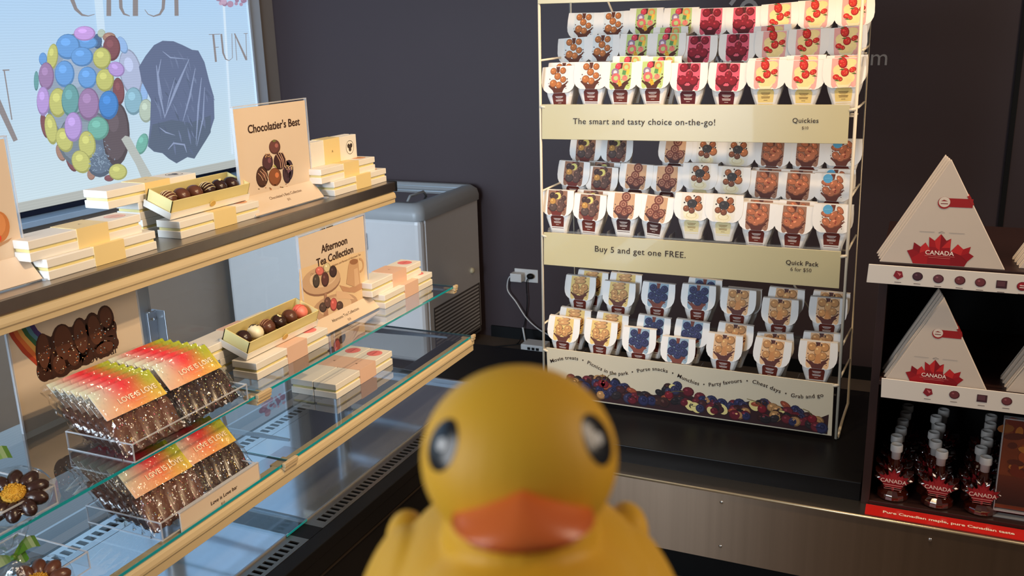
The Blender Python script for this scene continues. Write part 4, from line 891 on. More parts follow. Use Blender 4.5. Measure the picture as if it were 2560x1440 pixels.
# ------------------------------------------------------------------ snack pouches
PWID = .1135
def pouch_art(A, kind):
    """u across (+-.5), v down from the fold (0) to the flap end (.74); units of the pouch width"""
    w = PWID
    def D(u, v, r, c, l=1, ry=None, rot=0, n=12): A.disc(u*w, v*w, r*w, c, l, ry and ry*w, rot, n)
    def B(u, v, r, c, l=1, ry=None, rot=0): A.ball(u*w, v*w, r*w, c, l, ry and ry*w, rot, 12)
    def P(pts, c, l=0): A.poly([(x*w, y*w) for x, y in pts], c, l)
    def R(u, v, r, t, c, l=1, ry=None): A.ring(u*w, v*w, r*w, t*w, c, l, 12, ry=ry and ry*w)
    bg, ch = dict(caramel=((222, 224, 220), (96, 52, 36)), gummy=((186, 204, 126), (84, 46, 34)), cherry=((216, 92, 112), (84, 26, 32)), straw=((232, 168, 160), None), mix=((150, 108, 84), (110, 44, 34)), pretzel=((208, 164, 126), (74, 44, 40)), cookie=((232, 226, 214), None), almond=((160, 116, 92), (92, 46, 34)), almondw=((232, 226, 216), (108, 56, 40)), peanut=((236, 202, 124), (98, 50, 36)), blueberry=((152, 176, 192), (122, 60, 42)), hazel=((236, 190, 142), (92, 44, 34)))[kind]
    P([(-.30, .004), (.30, .004), (.31, .40), (.30, .66), (.27, .725), (.22, .735), (.17, .70), (.13, .735), (-.13, .735), (-.17, .70), (-.22, .735), (-.27, .725), (-.30, .66), (-.31, .40)], bg, 0)
    if ch:
        P([(-.07, .004), (.05, .004), (.03, .16), (-.04, .17)], ch, .6)
        P([(-.13, .738), (-.17, .66), (-.30, .54), (-.28, .50), (-.20, .56), (-.26, .44), (-.14, .55), (-.07, .60), (.03, .60), (.12, .52), (.22, .47), (.29, .40), (.28, .47), (.22, .53), (.26, .56), (.18, .62), (.15, .68), (.13, .738)], ch, 1.0)
        for u, v, r in ((-.26, .34, .018), (.27, .36, .02), (.30, .44, .013), (-.30, .46, .013), (.24, .62, .014)): D(u, v, r, ch, 1, n=7)
    if kind == 'caramel':
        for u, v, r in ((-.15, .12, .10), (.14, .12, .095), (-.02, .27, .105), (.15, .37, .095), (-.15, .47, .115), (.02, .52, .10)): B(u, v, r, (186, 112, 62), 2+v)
    elif kind == 'gummy':
        B(-.08, .10, .09, (214, 70, 84), 2, .10, .5); R(.15, .12, .085, .05, (232, 150, 92), 2); R(-.16, .26, .085, .05, (150, 120, 150), 2.2); D(-.16, .26, .05, (226, 206, 226), 2); P([(.06, .20), (.16, .22), (.14, .34), (.04, .32)], (96, 146, 84), 2.3); P([(.18, .16), (.26, .20), (.22, .34), (.15, .30)], (236, 192, 70), 2.2)
        R(-.13, .42, .10, .07, (226, 108, 104), 2.6); D(.13, .42, .08, (230, 130, 112), 2.5); P([(-.06, .46), (.02, .50), (.06, .62), (-.02, .66), (-.07, .56)], (222, 164, 50), 2.7)
        for k in range(6): D(random.uniform(-.2, .2), random.uniform(.3, .56), .012, (120, 34, 50), 3, n=6)
    elif kind == 'cherry':
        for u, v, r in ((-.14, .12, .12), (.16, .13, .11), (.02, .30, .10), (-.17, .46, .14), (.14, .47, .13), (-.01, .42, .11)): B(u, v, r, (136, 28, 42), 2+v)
        A.line([(-.02*w, .02*w), (.05*w, .14*w), (.01*w, .3*w)], .012*w, (92, 70, 50), 3)
    elif kind == 'straw':
        for u, v, r, ry in ((.14, .12, .15, .10), (-.12, .30, .15, .14), (.16, .30, .12, .12), (.02, .50, .24, .17), (.0, .64, .18, .10), (-.16, .44, .1, .08)): D(u, v, r, (238, 214, 148), .5+v*.4, ry)
        for u, v, r, ry, q in ((-.04, .12, .11, .14, -.2), (.02, .36, .10, .11, .2), (.20, .30, .09, .07, -.5), (-.19, .47, .08, .07, 0), (-.10, .52, .075, .06, .4)):
            B(u, v, r, (204, 48, 42), 2+v, ry, q)
            for k in range(4): D(u+random.uniform(-r*.5, r*.5), v+random.uniform(-ry*.5, ry*.5), .008, (240, 190, 110), 3.4, n=5)
        for u, v, q in ((-.10, .0, -.3), (-.05, .27, .2), (.24, .38, 1), (-.16, .54, .6)): P([(u-.07, v+.02), (u, v-.01), (u+.07, v+.03), (u+.01, v+.035)], (90, 104, 50), 3.2)
        P([(-.2, .60), (-.1, .67), (.1, .67), (.2, .58), (.12, .735), (-.13, .735)], (238, 222, 178), 2.6)
    elif kind == 'mix':
        for u, v, r, c in ((.08, .08, .09, (92, 62, 52)), (.20, .22, .08, (84, 58, 50)), (.12, .36, .11, (96, 70, 60)), (-.12, .50, .13, (90, 70, 62)), (.10, .52, .12, (104, 74, 62)), (.22, .44, .07, (90, 60, 50)), (-.16, .16, .10, (70, 50, 46))): B(u, v, r, c, 2+v)
        B(-.14, .33, .105, (192, 140, 72), 2.7); D(.0, .16, .105, (216, 204, 116), 2.8); D(-.05, .18, .075, (80, 56, 48), 2.9)
    elif kind == 'pretzel':
        for u, v, r in ((.05, .10, .13), (-.02, .32, .12), (-.14, .48, .12), (.16, .46, .12), (.03, .54, .11)):
            D(u, v, r, (176, 122, 96), 2+v); R(u, v, r*.9, r*.30, (118, 62, 48), 2.3+v); R(u, v, r*.35, r*.22, (118, 62, 48), 2.3+v)
        for k in range(9): a = random.uniform(-.27, .27); b = random.uniform(.2, .6); A.line([(a*w, b*w), ((a+.06)*w, (b-.02)*w)], .012*w, (80, 48, 40), 3)
    elif kind == 'cookie':
        for u, v, r, c in ((-.12, .16, .10, (160, 98, 62)), (.15, .15, .10, (150, 88, 56)), (.18, .36, .12, (180, 110, 66)), (-.16, .42, .09, (140, 84, 56)), (.0, .47, .09, (126, 76, 54))): B(u, v, r, c, 2+v)
        B(.0, .28, .145, (58, 54, 54), 2.8, .125); R(.0, .28, .10, .015, (76, 72, 72), 3.3)
        for u, v in ((-.22, .26), (.04, .06), (.24, .24), (.1, .1)): D(u, v, .025, (56, 40, 36), 2.6, n=6)
        D(.0, .62, .22, (236, 226, 190), 1.4, .13); R(.0, .60, .14, .03, (222, 206, 160), 1.9, .08); D(-.14, .54, .1, (240, 232, 204), 1.6)
    elif kind in ('almond', 'almondw'):
        for u, v, r, ry, q in ((-.10, .10, .13, .08, .5), (.17, .14, .12, .07, .9), (-.17, .25, .14, .085, .2), (.02, .28, .15, .085, -.9), (.18, .32, .12, .085, .7), (-.16, .46, .13, .10, .9), (.08, .46, .17, .12, -.4), (-.03, .55, .10, .07, 0)): B(u, v, r, (186, 110, 74), 2+v, ry, q)
        for k in range(4): D(random.uniform(-.2, .2), random.uniform(.3, .5), .02, (140, 40, 34), 3.2, n=6)
        if kind == 'almondw': D(-.14, .13, .125, (92, 166, 206), 3.5, n=16); A.line([(-.22*w, .13*w), (-.06*w, .12*w)], .012*w, (130, 190, 220), 3.7)
    elif kind == 'peanut':
        for u, v, r, ry, q in ((-.02, .07, .22, .065, -.2), (.0, .17, .2, .07, -.15)): B(u, v, r, (212, 158, 102), 2+v, ry, q)
        for u, v, r in ((-.14, .34, .12), (.15, .34, .13), (-.12, .46, .12), (.06, .47, .12)): B(u, v, r, (206, 150, 92), 2.6+v*.5)
        for k in range(8): D(random.uniform(-.2, .22), random.uniform(.28, .52), .015, (96, 52, 40), 3.4, n=6)
    elif kind == 'blueberry':
        for u, v, r in ((-.16, .16, .12), (.18, .17, .12), (.02, .27, .12), (-.18, .40, .13), (.18, .41, .13), (.0, .50, .12)): B(u, v, r, (52, 54, 94), 2+v); R(u, v-.02, .035, .02, (30, 30, 56), 3+v)
    elif kind == 'hazel':
        for u, v, r in ((-.16, .15, .12), (.17, .14, .125), (.14, .38, .11), (-.15, .44, .11)): B(u, v, r, (206, 146, 88), 2+v)
        B(.0, .24, .10, (220, 160, 100), 2.4, .15, .3); P([(-.04, .30), (.08, .28), (.10, .58), (-.08, .60)], (206, 140, 82), 2.5)
        for u, v, q in ((-.05, .05, .3), (.08, .08, -.3)): P([(u-.03, v-.04), (u+.02, v-.02), (u+.01, v+.06)], (72, 42, 34), 3)
POU = {}
def proto_pouch(kind):
    t = thing('snack_pouch', None, 'pouch'); w = PWID
    def ring(hw, yf, yb, z, r=.007): return [(-hw, yf+r, z), (-hw+r, yf, z), (hw-r, yf, z), (hw, yf+r, z), (hw, yb-r, z), (hw-r, yb, z), (-hw+r, yb, z), (-hw, yb-r, z)]
    MB().loft([ring(.25*w, -.013, .018, 0), ring(.29*w, -.0155, .021, .022), ring(.38*w, -.0175, .022, .052), ring(.455*w, -.0125, .016, .09), ring(.478*w, -.005, .006, PH-.002, .002)]).build('pouch_body', POUCHW, t, smooth=False, bevel=.0015, seg=1)
    out = [(-.495, .006), (.495, .006), (.512, .20), (.515, .42), (.495, .54), (.44, .645), (.36, .71), (.28, .742), (-.28, .742), (-.36, .71), (-.44, .645), (-.495, .54), (-.515, .42), (-.512, .20)]
    V = Vector((0, -.019, -.74*w)).normalized(); N = Vector((0, V.z, -V.y)); O = Vector((0, -.0065, PH))
    f = MB().slab([O+Vector((u*w, 0, 0))+V*(v*w)-N*.0002 for u, v in out], N*.0014); f.box(-.492*w, .492*w, -.0072, .007, PH-.002, PH+.0012)
    f = f.build('front_flap', POUCHW, t)
    A = Art(O+N*.0013, (1, 0, 0), V, N, .00012); pouch_art(A, kind); A.build('printed_artwork', f, PRINTG)
    lc, tc = dict(straw=((236, 206, 128), (120, 84, 40)), cookie=((236, 222, 170), (150, 112, 60)), cherry=((96, 28, 30), (246, 232, 220)), pretzel=((78, 42, 38), (246, 232, 220))).get(kind, ((112, 46, 34), (246, 232, 220)))
    V2 = Vector((0, .0045, -.052)).normalized(); N2 = Vector((0, V2.z, -V2.y)); A = Art(Vector((0, -.0187, .063)), (1, 0, 0), V2, N2, .0003)
    A.poly([(-.16*w, -.001), (.16*w, -.001), (.215*w, .07*w), (.185*w, .39*w), (-.185*w, .39*w), (-.215*w, .07*w)], lc, 0)
    for v, a, h in ((.085, .12, .014), (.115, .10, .014), (.15, .06, .005), (.185, .115, .014), (.215, .105, .014), (.275, .05, .01)): A.rect(-a*w, v*w, a*w, (v+h)*w, tc, 1)
    A.build('label_print', t, PRINTG)
    return t
def pouch(kind, px, py, Y, label, roll=0.0, yaw=0.0, name=None):
    if kind not in POU: o = POU[kind] = proto_pouch(kind)
    else: o = copy_tree(POU[kind])
    p = atY(px, py, Y-.0065)
    R = Matrix.Rotation(math.radians(yaw), 4, 'Z') @ Matrix.Rotation(math.radians(roll), 4, 'Y')
    o.matrix_basis = Matrix.Translation((p.x, Y, p.z)) @ R @ Matrix.Translation((0, 0, -PH))
    tag(o, label, 'pouch', 'snack pouches on the wire rack')
DESC = dict(caramel='white pouch with caramel balls', gummy='green striped pouch with gummy rings', cherry='pink striped pouch with cherries', straw='pink striped pouch with strawberries', mix='brown striped pouch with a pale moon', pretzel='tan striped pouch with pretzels', cookie='white pouch with a dark cookie', almond='brown striped pouch with almonds', almondw='white pouch with almonds and a blue seal', peanut='yellow striped pouch with peanut pieces', blueberry='blue striped pouch with blueberries', hazel='peach striped pouch with hazelnuts')
c9 = ['caramel', 'caramel', 'gummy', 'gummy', 'cherry', 'cherry', 'straw', 'straw', 'straw']; m9 = ['mix', 'mix', 'pretzel', 'pretzel', 'cookie', 'cookie', 'almond', 'almond', 'almondw']; b7 = ['peanut', 'peanut', 'blueberry', 'blueberry', 'hazel', 'hazel', 'hazel']
ROWS = [   # tier, row, kinds, [(x, y, roll)], behind: [(column, x, y, roll)]
 ('top', 'front', 0, c9, [(1397, 167, -3), (1480, 156, 0), (1554, 157, 0), (1634, 153, -1), (1724, 158, 0), (1822, 158, 1), (1918, 151, -1), (2015, 151, 0), (2112, 145, -2)], [(0, 1412, 157, -1), (2, 1576, 141, 0), (3, 1660, 142, 0), (6, 1920, 145, -2), (7, 2016, 139, -1), (8, 2118, 139, -1)]),
 ('top', 'middle', 1, c9, [(1436, 95, -3), (1509, 88, 0), (1594, 86, 1), (1672, 84, 0), (1750, 90, 0), (1846, 85, -1), (1938, 78, 0), (2022, 73, -1), (2117, 68, -4)], [(3, 1677, 68, -1), (6, 1932, 64, -3)]),
 ('top', 'back', 2, c9, [(1462, 33, 1), (1535, 30, -2), (1617, 21, 0), (1704, 20, 0), (1780, 21, 0), (1862, 18, -1), (1950, 9, -3), (2043, 1, -1), (2137, -6, -2)], []),
 ('middle', 'front', 0, m9, [(1396, 476, 0), (1477, 487, 2), (1563, 483, 1), (1645, 491, 5), (1733, 484, 0), (1813, 488, 1), (1897, 508, 1), (1988, 515, 1), (2085, 512, 0)], [(1, 1484, 477, 1), (6, 1905, 500, 1), (7, 1996, 504, 1)]),
 ('middle', 'middle', 1, m9, [(1437, 404, 2), (1507, 418, 2), (1593, 411, 2), (1670, 416, 0), (1752, 409, 0), (1833, 418, 1), (1920, 429, 1), (1998, 433, 1), (2085, 435, 0)], [(1, 1512, 406, 2), (6, 1926, 422, 1), (7, 2004, 426, 1), (8, 2092, 424, -1)]),
 ('middle', 'back', 2, m9, [(1467, 344, 2), (1544, 344, 0), None, (1692, 346, 2), (1770, 348, 0), (1847, 350, 1), (1935, 351, 1), (2022, 351, 0), (2109, 348, 0)], []),
 ('bottom', 'front', 0, b7, [(1412, 794, 3), (1505, 803, 3), (1600, 821, 1), (1697, 845, 0), (1814, 837, 1), (1935, 850, 4), (2047, 855, 0)], [(0, 1440, 773, 3), (1, 1533, 785, 3), (2, 1637, 792, 3), (3, 1733, 803, 3), (4, 1841, 811, 2), (5, 1938, 834, -4), (6, 2056, 833, -2)]),
 ('bottom', 'back', 1, b7, [(1453, 691, 1), (1550, 706, 2), (1648, 708, 2), (1748, 713, 1), (1848, 724, 1), (1952, 748, 1), (2072, 745, 0)], [(0, 1484, 679, 3), (1, 1566, 685, 2), (3, 1764, 698, 2), (4, 1862, 722, 1), (5, 1968, 722, 2), (6, 2080, 731, 1)])]
NTH = ['first', 'second', 'third', 'fourth', 'fifth', 'sixth', 'seventh', 'eighth', 'ninth']
random.seed(3)
for tier, row, ri, kinds, pos, beh in ROWS:
    for k, q in enumerate(pos):
        if q: pouch(kinds[k], q[0], q[1], ROWY[ri], '%s, %s from left, %s row of %s tier' % (DESC[kinds[k]], NTH[k], row, tier), q[2], random.uniform(-2, 2))
    for k, x, y, r in beh:
        pouch(kinds[k], x, y, ROWY[ri]+.042, '%s, hidden behind %s pouch, %s row, %s tier' % (DESC[kinds[k]], NTH[k], row, tier), r, random.uniform(-2, 2))

# ================================================================== SHELF TOWER
WOOD = mat('dark_walnut', (44, 24, 21), .4, noise=.25, nscale=12, stretch=(8, 8, .6))
tw_ = thing('shelf_tower', 'dark wooden shelf tower of maple gifts right of the wire rack', 'shelf', (.4, 2.8, ZS))
XL, XR, YT, YTB = -.083, 1.05, 2.572, 3.10
ZB = CAMZ-1.312; ZH1 = CAMZ-.617; ZH2 = CAMZ-.938
MB().box(XL, XL+.022, YT, YTB, ZS, ZH1+.005).build('side_panel', WOOD, tw_, world=True, bevel=.001)
MB().box(XR, XR+.022, YT, YTB, ZS, ZH1+.005).build('side_panel', WOOD, tw_, world=True, bevel=.001)
MB().box(XL+.022, XR, YT, YTB, ZS, ZB).build('base_board', WOOD, tw_, world=True, bevel=.001)
MB().box(XL+.022, XR, YTB-.012, YTB, ZB, ZH1).build('back_panel', BLACKM, tw_, world=True)
MB().box(XL, XR+.022, YT-.035, YTB, ZH1-.010, ZH1+.008).build('shelf_board', WOOD, tw_, world=True, bevel=.001)
MB().box(XL+.022, XR, YT-.03, YTB-.012, ZH2-.012, ZH2).build('shelf_board', WOOD, tw_, world=True, bevel=.001)
LABW = mat('white_shelf_label', (226, 216, 204), .35, noise=.02)
def strip(Y, tl, bl_, x1, m, icons):
    a_, b_ = atY(*tl, Y), atY(*bl_, Y)
    o = MB().slab([(b_.x, Y, b_.z), (x1, Y, b_.z), (x1, Y, a_.z), (a_.x, Y, a_.z)], (0, .003, 0)).build('shelf_label', m, tw_, world=True, bevel=.0008, seg=1)
    for x, y, kd in icons:
        A = Art((a_.x, Y, a_.z), (1, 0, 0), (0, 0, -1), (0, -1, 0), .0004)
        p = atY(x, y, Y); u, v = p.x-a_.x, a_.z-p.z; r = .0125
        if kd == 'sq': A.rect(u-r*.95, v-r*.8, u+r*.95, v+r*.8, (70, 42, 48), 1); A.rect(u-r*.8, v-r*.65, u+r*.6, v+r*.4, (96, 60, 66), 2)
        elif kd == 'poly': A.poly([(u+r*math.cos(q), v+r*math.sin(q)) for q in (k*2*PI/5-.9 for k in range(5))], (138, 34, 44), 1); A.poly([(u-.004, v-.007), (u+.007, v-.003), (u+.003, v+.003)], (206, 110, 110), 2)
        else: A.ball(u, v, r, {'d': (74, 44, 54), 'm': (112, 56, 60), 'r': (150, 34, 44), 'p': (104, 58, 66)}[kd], 1, r*.92)
        A.rect(u-.008, v+.019, u+.008, v+.0205, (96, 80, 76), 1)
        if kd == 'r': A.rect(u-.006, v-.003, u+.006, v-.001, (240, 230, 220), 3); A.rect(u-.006, v+.002, u+.006, v+.004, (240, 230, 220), 3)
        A.build('chocolate_picture', o, world=True)
strip(2.520, (2172, 660), (2166, 706), 1.06, LABW, [(2246, 687, 'poly'), (2294, 691, 'd'), (2346, 697, 'p'), (2400, 701, 'm'), (2451, 706, 'm'), (2504, 711, 'sq'), (2556, 716, 'r')])
strip(2.530, (2204, 945), (2202, 993), 1.05, LABW, [(2320, 980, 'poly'), (2386, 987, 'm'), (2455, 996, 'sq'), (2517, 1003, 'm')])
sl_ = thing('shelf_strip', 'red strip reading Pure Canadian maple, pure Canadian taste on the steel edge', 'sign strip', (.4, 2.53, ZS))
RED = mat('red_strip', (200, 32, 26), .35, noise=.03)
a_ = atZ(2167, 1262, ZS+.001); b_ = atZ(2100, 1277, ZS+.001)
MB().box(-.068, 1.0, YF+.008, YT-.004, ZS+.0005, ZS+.0025).build('strip_board', RED, sl_, world=True)
A = Art((-.068, YT-.006, ZS+.0025), (1, 0, 0), (0, -1, 0), (0, 0, 1), .0004); p = atZ(2206, 1285, ZS); q = atZ(2536, 1337, ZS)
tv, _f = glyphs('Pure Canadian maple, pure Canadian taste', .03, 'LEFT'); wd = max(x for x, y in tv)
text(A, 'Pure Canadian maple, pure Canadian taste', p.x+.068, .037, (q.x-p.x)/wd/1.0, (244, 214, 196), bold=.03, align='LEFT'); A.build('lettering', sl_, world=True)

# ------------------------------------------------------------------ triangular gift boxes
def leaf_pts(s=1.0):
    h = [(0, 1.0), (.10, .78), (.24, .86), (.20, .52), (.36, .70), (.42, .60), (.62, .64), (.55, .46), (.66, .40), (.36, .14), (.40, .02), (.05, .06), (.03, -.25)]
    return [(x*s, y*s) for x, y in h]+[(-x*s, y*s) for x, y in reversed(h[1:])]
def facet_leaf(A, cx, base, s, l=1):
    """three lobed crown of a faceted maple leaf, cut off at the base"""
    R = [(168, 28, 34), (136, 22, 30), (196, 44, 44), (150, 24, 32)]
    def P(pts, c, d=0): A.poly([(cx+x*s, base-y*s) for x, y in pts], R[c], l+d)
    P([(-.80, 0), (-.88, .18), (-1.02, .44), (-.84, .50), (-.82, .74), (-.60, .60), (-.46, .76), (-.30, .52), (-.30, .0)], 0)
    P([(.80, 0), (.88, .18), (1.06, .38), (.90, .48), (.94, .70), (.72, .60), (.54, .76), (.34, .50), (.30, .0)], 1)
    P([(-.36, 0), (-.34, .62), (-.36, .96), (-.18, .84), (0, 1.08), (.18, .86), (.32, .94), (.32, .62), (.36, 0)], 3, .3)
    P([(0, 1.08), (.18, .86), (.05, .60), (0, .50)], 1, .6); P([(0, 1.08), (-.18, .84), (-.12, .6), (0, .50)], 2, .6); P([(-.36, .96), (-.18, .84), (-.12, .6), (-.34, .62)], 0, .6); P([(.32, .94), (.32, .62), (.05, .60)], 2, .6)
    P([(-.84, .50), (-.82, .74), (-.60, .60), (-.62, .38)], 1, .6); P([(-.60, .60), (-.46, .76), (-.30, .52), (-.62, .38)], 2, .5); P([(-1.02, .44), (-.84, .50), (-.62, .38), (-.88, .18)], 3, .6)
    P([(.90, .48), (.94, .70), (.72, .60), (.66, .38)], 0, .6); P([(.72, .60), (.54, .76), (.34, .50), (.66, .38)], 2, .5); P([(1.06, .38), (.90, .48), (.66, .38), (.88, .18)], 3, .6)
GPAP = mat('gift_box_card', (206, 190, 174), .5, noise=.02, nscale=30)
def proto_tri(w, h, d):
    t = thing('gift_box', None, 'gift box')
    rr = .004
    MB().slab([(-w/2, 0, 0), (w/2, 0, 0), (0, 0, h)], (0, d*.48, 0)).build('lid', GPAP, t, bevel=.0015, seg=1)
    MB().slab([(-w/2+.002, d*.5, 0), (w/2-.002, d*.5, 0), (0, d*.5, h-.003)], (0, d*.5, 0)).build('box_base', PAPER, t, bevel=.0015, seg=1)
    A = Art((0, 0, h), (1, 0, 0), (0, 0, -1), (0, -1, 0), .0003)
    facet_leaf(A, -.006, h*.992, h*.275); text(A, 'CANADA', -.006, h*.895, h*.058, (250, 226, 212), 4, bold=.015); A.rect(-.04, h*.905, .03, h*.908, (226, 130, 124), 4); A.rect(-.03, h*.922, .02, h*.925, (226, 130, 124), 4)
    A.build('leaf_print', t); A = Art((0, 0, h), (1, 0, 0), (0, 0, -1), (0, -1, 0), .0003)
    q = h*.40; A.rect(.0, q-.012*h/.27, q/h*w/2, q+.010*h/.27, (158, 34, 36), 1)
    A.disc(-.006, q, h*.056, (158, 40, 40), 2, n=20); A.disc(-.006, q-.002, h*.048, (222, 206, 190), 2.5, n=20); A.poly([(-.006-h*.03, q-.004), (-.006-h*.005, q-h*.03), (-.006+h*.03, q-.004)], (150, 60, 56), 3); A.rect(-.006-h*.03, q+.001, -.006+h*.03, q+.003, (120, 40, 44), 3)
    A.build('seal_print', t); A = Art((0, 0, h), (1, 0, 0), (0, 0, -1), (0, -1, 0), .0003)
    A.line([(-.012, h*.683), (-.005, h*.668), (.002, h*.683), (-.012, h*.683)], .0012, (150, 140, 134), 1)
    for s in (-1, 1): A.rect(-.005+s*.017, h*.676, -.005+s*.052, h*.682, (180, 168, 158), 1)
    o_ = A.build('logo_print', t); o_['kind'] = 'stuff'
    k = .41; x, z = k*w/2, h*(1-k); x2, z2 = (k-.085)*w/2, h*(1-k+.085)
    rb = MB().slab([(x+.0015, -.0008, z), (x2+.0015, -.0008, z2), (x2-.004, -.0008, z2-.002), (x-.004, -.0008, z)], (0, d+.0016, 0)); rb.build('ribbon_seal', mat('red_ribbon', (158, 36, 34), .4, noise=.04), t)
    return t
TRI = {}
def tri(sz, x, y, z, label, rz=0.0):
    w, h, d = dict(big=(.293, .272, .028), small=(.249, .245, .028))[sz]
    if sz not in TRI: o = TRI[sz] = proto_tri(w, h, d)
    else: o = copy_tree(TRI[sz])
    o.matrix_basis = Matrix.Translation((x, y, z)) @ Matrix.Rotation(rz, 4, 'Z')
    tag(o, label, 'gift box', 'triangular maple gift boxes')
for k, n in enumerate(['front', 'second', 'third', 'rear']):
    tri('big', .061-.004*k, 2.542+.030*k, ZH1+.008, '%s white triangular gift box of the large left stack on tower top' % n, .01)
    tri('big', .386-.003*k, 2.575+.030*k, ZH1+.008, '%s white triangular gift box of the large right stack on tower top' % n, .01)
for k, n in enumerate(['front', 'second', 'third', 'rear']):
    tri('small', .077-.004*k, 2.545+.030*k, ZH2, '%s white triangular gift box of the small left stack, middle shelf' % n, .01)
    tri('small', .370-.003*k, 2.570+.030*k, ZH2, '%s white triangular gift box of the small right stack, middle shelf' % n, .01)

# ------------------------------------------------------------------ maple syrup bottles
AMB = bpy.data.materials.new('amber_syrup'); AMB.use_nodes = True; MATS['amber_syrup'] = AMB
b_ = AMB.node_tree.nodes['Principled BSDF']; b_.inputs['Base Color'].default_value = lin((58, 17, 8)); b_.inputs['Roughness'].default_value = .05; b_.inputs['Coat Weight'].default_value = 1.0; b_.inputs['Specular IOR Level'].default_value = .8
def proto_bottle():
    t = thing('syrup_bottle', None, 'bottle')
    L = leaf_pts(.058)[:12]+[(.016, .0), (-.016, .0)]+leaf_pts(.058)[14:]
    P = []
    for x, z in leaf_pts(.064):
        P.append((x, max(z+.022, 0)))
    R5 = []
    for s, y in ((.80, -.017), (.97, -.012), (1.0, 0), (.97, .012), (.80, .017)): R5.append([(x*s, y, .040+(z-.040)*s) for x, z in P])
    body = MB().loft(R5)
    body.lathe([(.030, 0), (.033, .003), (.032, .014), (.022, .022)], (0, 0, 0), 16); body.lathe([(.011, .070), (.0098, .086), (.0092, .092)], (0, 0, 0), 14)
    bo = body.build('glass_body', AMB, t, smooth=False, bevel=.0012, seg=1)
    MB().lathe([(.0088, .086), (.0094, .106), (.0122, .108), (.0126, .110), (.0126, .122), (.0115, .1245), (.0098, .1235), (.009, .121)], (0, 0, 0), 18).build('cap', PLASTW, t, smooth=True)
    A = Art((0, -.0182, .0), (1, 0, 0), (0, 0, 1), (0, -1, 0), .0003)
    A.poly([(x*.74, .040+(z-.040)*.74) for x, z in P], (140, 28, 34), 0); A.poly([(x*.5, .046+(z-.040)*.45) for x, z in P], (160, 40, 44), 1)
    text(A, 'CANADA', 0, .040, .0125, (240, 206, 190), 3, bold=.015, down=False); A.rect(-.02, .034, .02, .0355, (226, 150, 140), 3)
    for v, q in ((.029, .016), (.025, .018), (.018, .014)): A.rect(-q, v, q, v+.0012, (220, 140, 130), 3)
    A.build('paper_label', t, PRINTG)
    return t
BT = None
POS = ['front', 'second', 'third', 'fourth', 'fifth', 'rearmost']
for ci, (cap, xs) in enumerate([((2238, 1118), [0, -.005, .001, .001, .004, .006]), ((2350, 1132), [0, -.018, -.026, -.014, -.026, -.008]), ((2461, 1138), [0, -.012, .002, .002, .010, .012])]):
    pz = atY(cap[0], cap[1], 2.635)
    for k in range(6):
        if BT is None: o = BT = proto_bottle()
        else: o = copy_tree(BT)
        d_ = 2.622+.062*k
        o.matrix_basis = Matrix.Translation((pz.x+xs[k]+.003*k+.004, d_, ZB)) @ Matrix.Rotation(random.uniform(-.06, .06), 4, 'Z') @ Matrix.Scale(1.30, 4)
        tag(o, '%s leaf shaped syrup bottle with white cap in the %s bottle column' % (POS[k], ('left', 'middle', 'right')[ci]), 'bottle', 'maple syrup bottles')
ph = thing('picture_block', 'clear acrylic block with an orange autumn picture right of the syrup bottles', 'picture', (.36, 2.6, ZB))
pa, pb2 = atY(2513, 1045, 2.600), atY(2487, 1262, 2.600)
xl = (pa.x+pb2.x)/2-.002
MB().box(xl, xl+.22, 2.600, 2.618, ZB, pa.z).build('acrylic_block', ACRY, ph, world=True)
MB().box(xl+.002, xl+.218, 2.604, 2.606, ZB+.026, pa.z-.006).build('sheet', mat('autumn_print', (126, 60, 34), .4, noise=.6, nscale=14), ph, world=True)
A = Art((xl+.002, 2.6038, pa.z-.006), (1, 0, 0), (0, 0, -1), (0, -1, 0), .0003)
random.seed(5)
for k in range(46):
    A.disc(random.uniform(.004, .2), random.uniform(.01, .15), random.uniform(.008, .03), random.choice([(150, 70, 36), (112, 46, 30), (176, 108, 46), (90, 44, 32), (140, 84, 40)]), 1+k*.03, random.uniform(.006, .018), random.uniform(-.6, .6), 10)
A.grid(0, .16, .214, .245, lambda a, b: mixc((104, 50, 34), (52, 30, 26), b), 3, 4, 3); A.build('printed_artwork', ph, world=True)
e = MB(); e.box(xl, xl+.22, 2.599, 2.619, pa.z-.003, pa.z); e.box(xl, xl+.22, 2.598, 2.619, ZB+.018, ZB+.022); e.box(xl, xl+.22, 2.597, 2.62, ZB, ZB+.003); e.box(xl, xl+.002, 2.599, 2.619, ZB, pa.z); e.build('acrylic_edge', ACRYE, ph, world=True)

# ================================================================== RUBBER DUCK
DUCKY = mat('yellow_vinyl', (218, 166, 44), .5, spec=.3, sss=.12, noise=.03, nscale=25)
BILLM = mat('orange_vinyl', (214, 104, 44), .28, spec=.5, noise=.04, nscale=30)
BILLD = mat('shaded_orange_vinyl', (176, 62, 26), .3, spec=.5)  # shade on the lower bill is put into this darker orange
EYEM = mat('eye_paint', (14, 15, 20), .22, spec=.5); EYEW = mat('eye_glint_paint', (214, 214, 214), .4)
HC = Vector((0, -.004, .0640)); HRX, HRY, HRZ = .0266, .0262, .0246
hw_ = Vector((0, 0, CAMZ))+ray(1298, 1141)*.25
yaw_ = math.atan2(hw_.x, hw_.y)
MD = Matrix.Rotation(-yaw_+math.radians(1.5), 3, 'Z') @ Matrix.Rotation(math.radians(-2), 3, 'X')
duck = thing('rubber_duck', 'yellow rubber duck with orange bill and black oval eyes, blurred in the foreground', 'rubber duck', hw_-MD @ HC, MD)
b = MB()
b.ell(HC, (HRX, HRY, HRZ), 32, 20)
b.ell((0, .006, .038), (.0225, .023, .020), 28, 16)
b.ell((0, .018, .0140), (.0395, .050, .0265), 36, 20)
b.ell((0, -.008, .0165), (.033, .030, .0235), 32, 16)
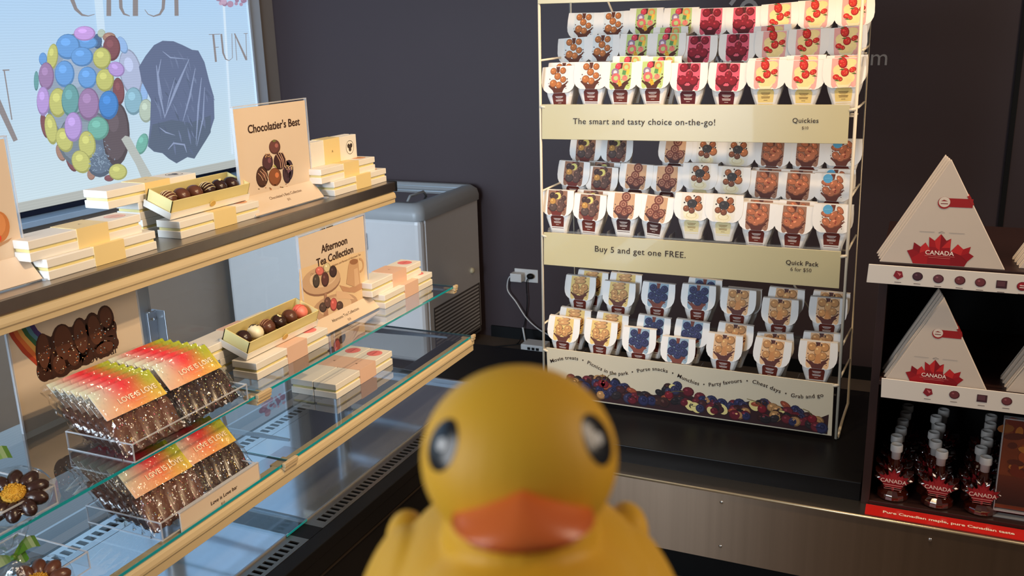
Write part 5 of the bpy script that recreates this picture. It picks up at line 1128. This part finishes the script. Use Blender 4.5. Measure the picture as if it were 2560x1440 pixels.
for s in (-1, 1):
    b.ell((s*.0425, .020, .0100 if s < 0 else .0065), (.0062, .022, .0215), 24, 14, M=Matrix.Rotation(s*-.10, 3, 'Z') @ Matrix.Rotation(s*-.45, 3, 'Y'))
    b.ell((s*.037, .046, .014), (.007, .012, .009), 18, 10)
b.ell((0, .064, .034), (.016, .014, .012), 20, 12, M=Matrix.Rotation(.6, 3, 'X'))
b.box(-.022, .022, -.018, .05, -.009, .0)
tmp = b.build('duck_tmp', DUCKY, None)
m_ = tmp.modifiers.new('r', 'REMESH'); m_.mode = 'VOXEL'; m_.voxel_size = .0011
m_ = tmp.modifiers.new('s', 'SMOOTH'); m_.factor = .5; m_.iterations = 10
me_ = bpy.data.meshes.new_from_object(tmp.evaluated_get(bpy.context.evaluated_depsgraph_get())); me_.name = 'duck_body'
bpy.data.objects.remove(tmp)
me_.polygons.foreach_set('use_smooth', [True]*len(me_.polygons))
if not me_.materials: me_.materials.append(DUCKY)
o = bpy.data.objects.new('duck_body', me_); COL.objects.link(o); o.parent = duck
def headpt(az, el, k=1.0):
    d = Vector((math.sin(az)*math.cos(el), -math.cos(az)*math.cos(el), math.sin(el)))
    t = 1/math.sqrt((d.x/HRX)**2+(d.y/HRY)**2+(d.z/HRZ)**2); return HC+d*t*k
def patch(name, az, el, ra, re, tilt, k, m, parent):
    vs = []; n = 28; R = 6; fs = []
    for j in range(R+1):
        for i in range(n):
            a = 2*PI*i/n; q = j/R; u, v = ra*q*math.cos(a), re*q*math.sin(a); c, s = math.cos(tilt), math.sin(tilt)
            vs.append(headpt(az+u*c-v*s, el+u*s+v*c, k+.012*(1-q*q)))
    for j in range(R):
        fs += [(j*n+i, j*n+(i+1) % n, (j+1)*n+(i+1) % n, (j+1)*n+i) for i in range(n)]
    return MB().add(vs, fs).build(name, m, parent, smooth=True)
for s in (-1, 1):
    e = patch('eye', s*math.radians(56.5), math.radians(22.5), .245, .270, s*.10, 1.0, EYEM, duck)
    patch('eye_glint', s*math.radians(54.5), math.radians(23), .060, .062, 0, 1.016, EYEW, e)
def bill(name, zc, a, d, hu, hl, m, y0):
    vs = []; n = 32; R = 14
    b = MB(); rings = []
    for j in range(R+1):
        t = -PI/2+PI*j/R; ring = []
        for i in range(n):
            q = 2*PI*i/n; x = math.cos(t)*math.cos(q); y = math.cos(t)*math.sin(q); z = math.sin(t)
            xa = abs(x)
            zz = z*hu*(1-.72*xa**.9) if z > 0 else z*hl
            zz += -.0022*xa**2*(1 if z > 0 else .6)
            ring.append(HC+Vector((x*a, y0+y*d, zc+zz+.10*y*d)))
        rings.append(ring)
    b.loft(rings, cap=False); return b.build(name, m, duck, smooth=True)
bill('upper_bill', -.0052, .0178, .0150, .0085, .0024, BILLM, -.0225)
bill('lower_bill', -.0082, .0156, .0122, .0026, .0036, BILLD, -.0215)
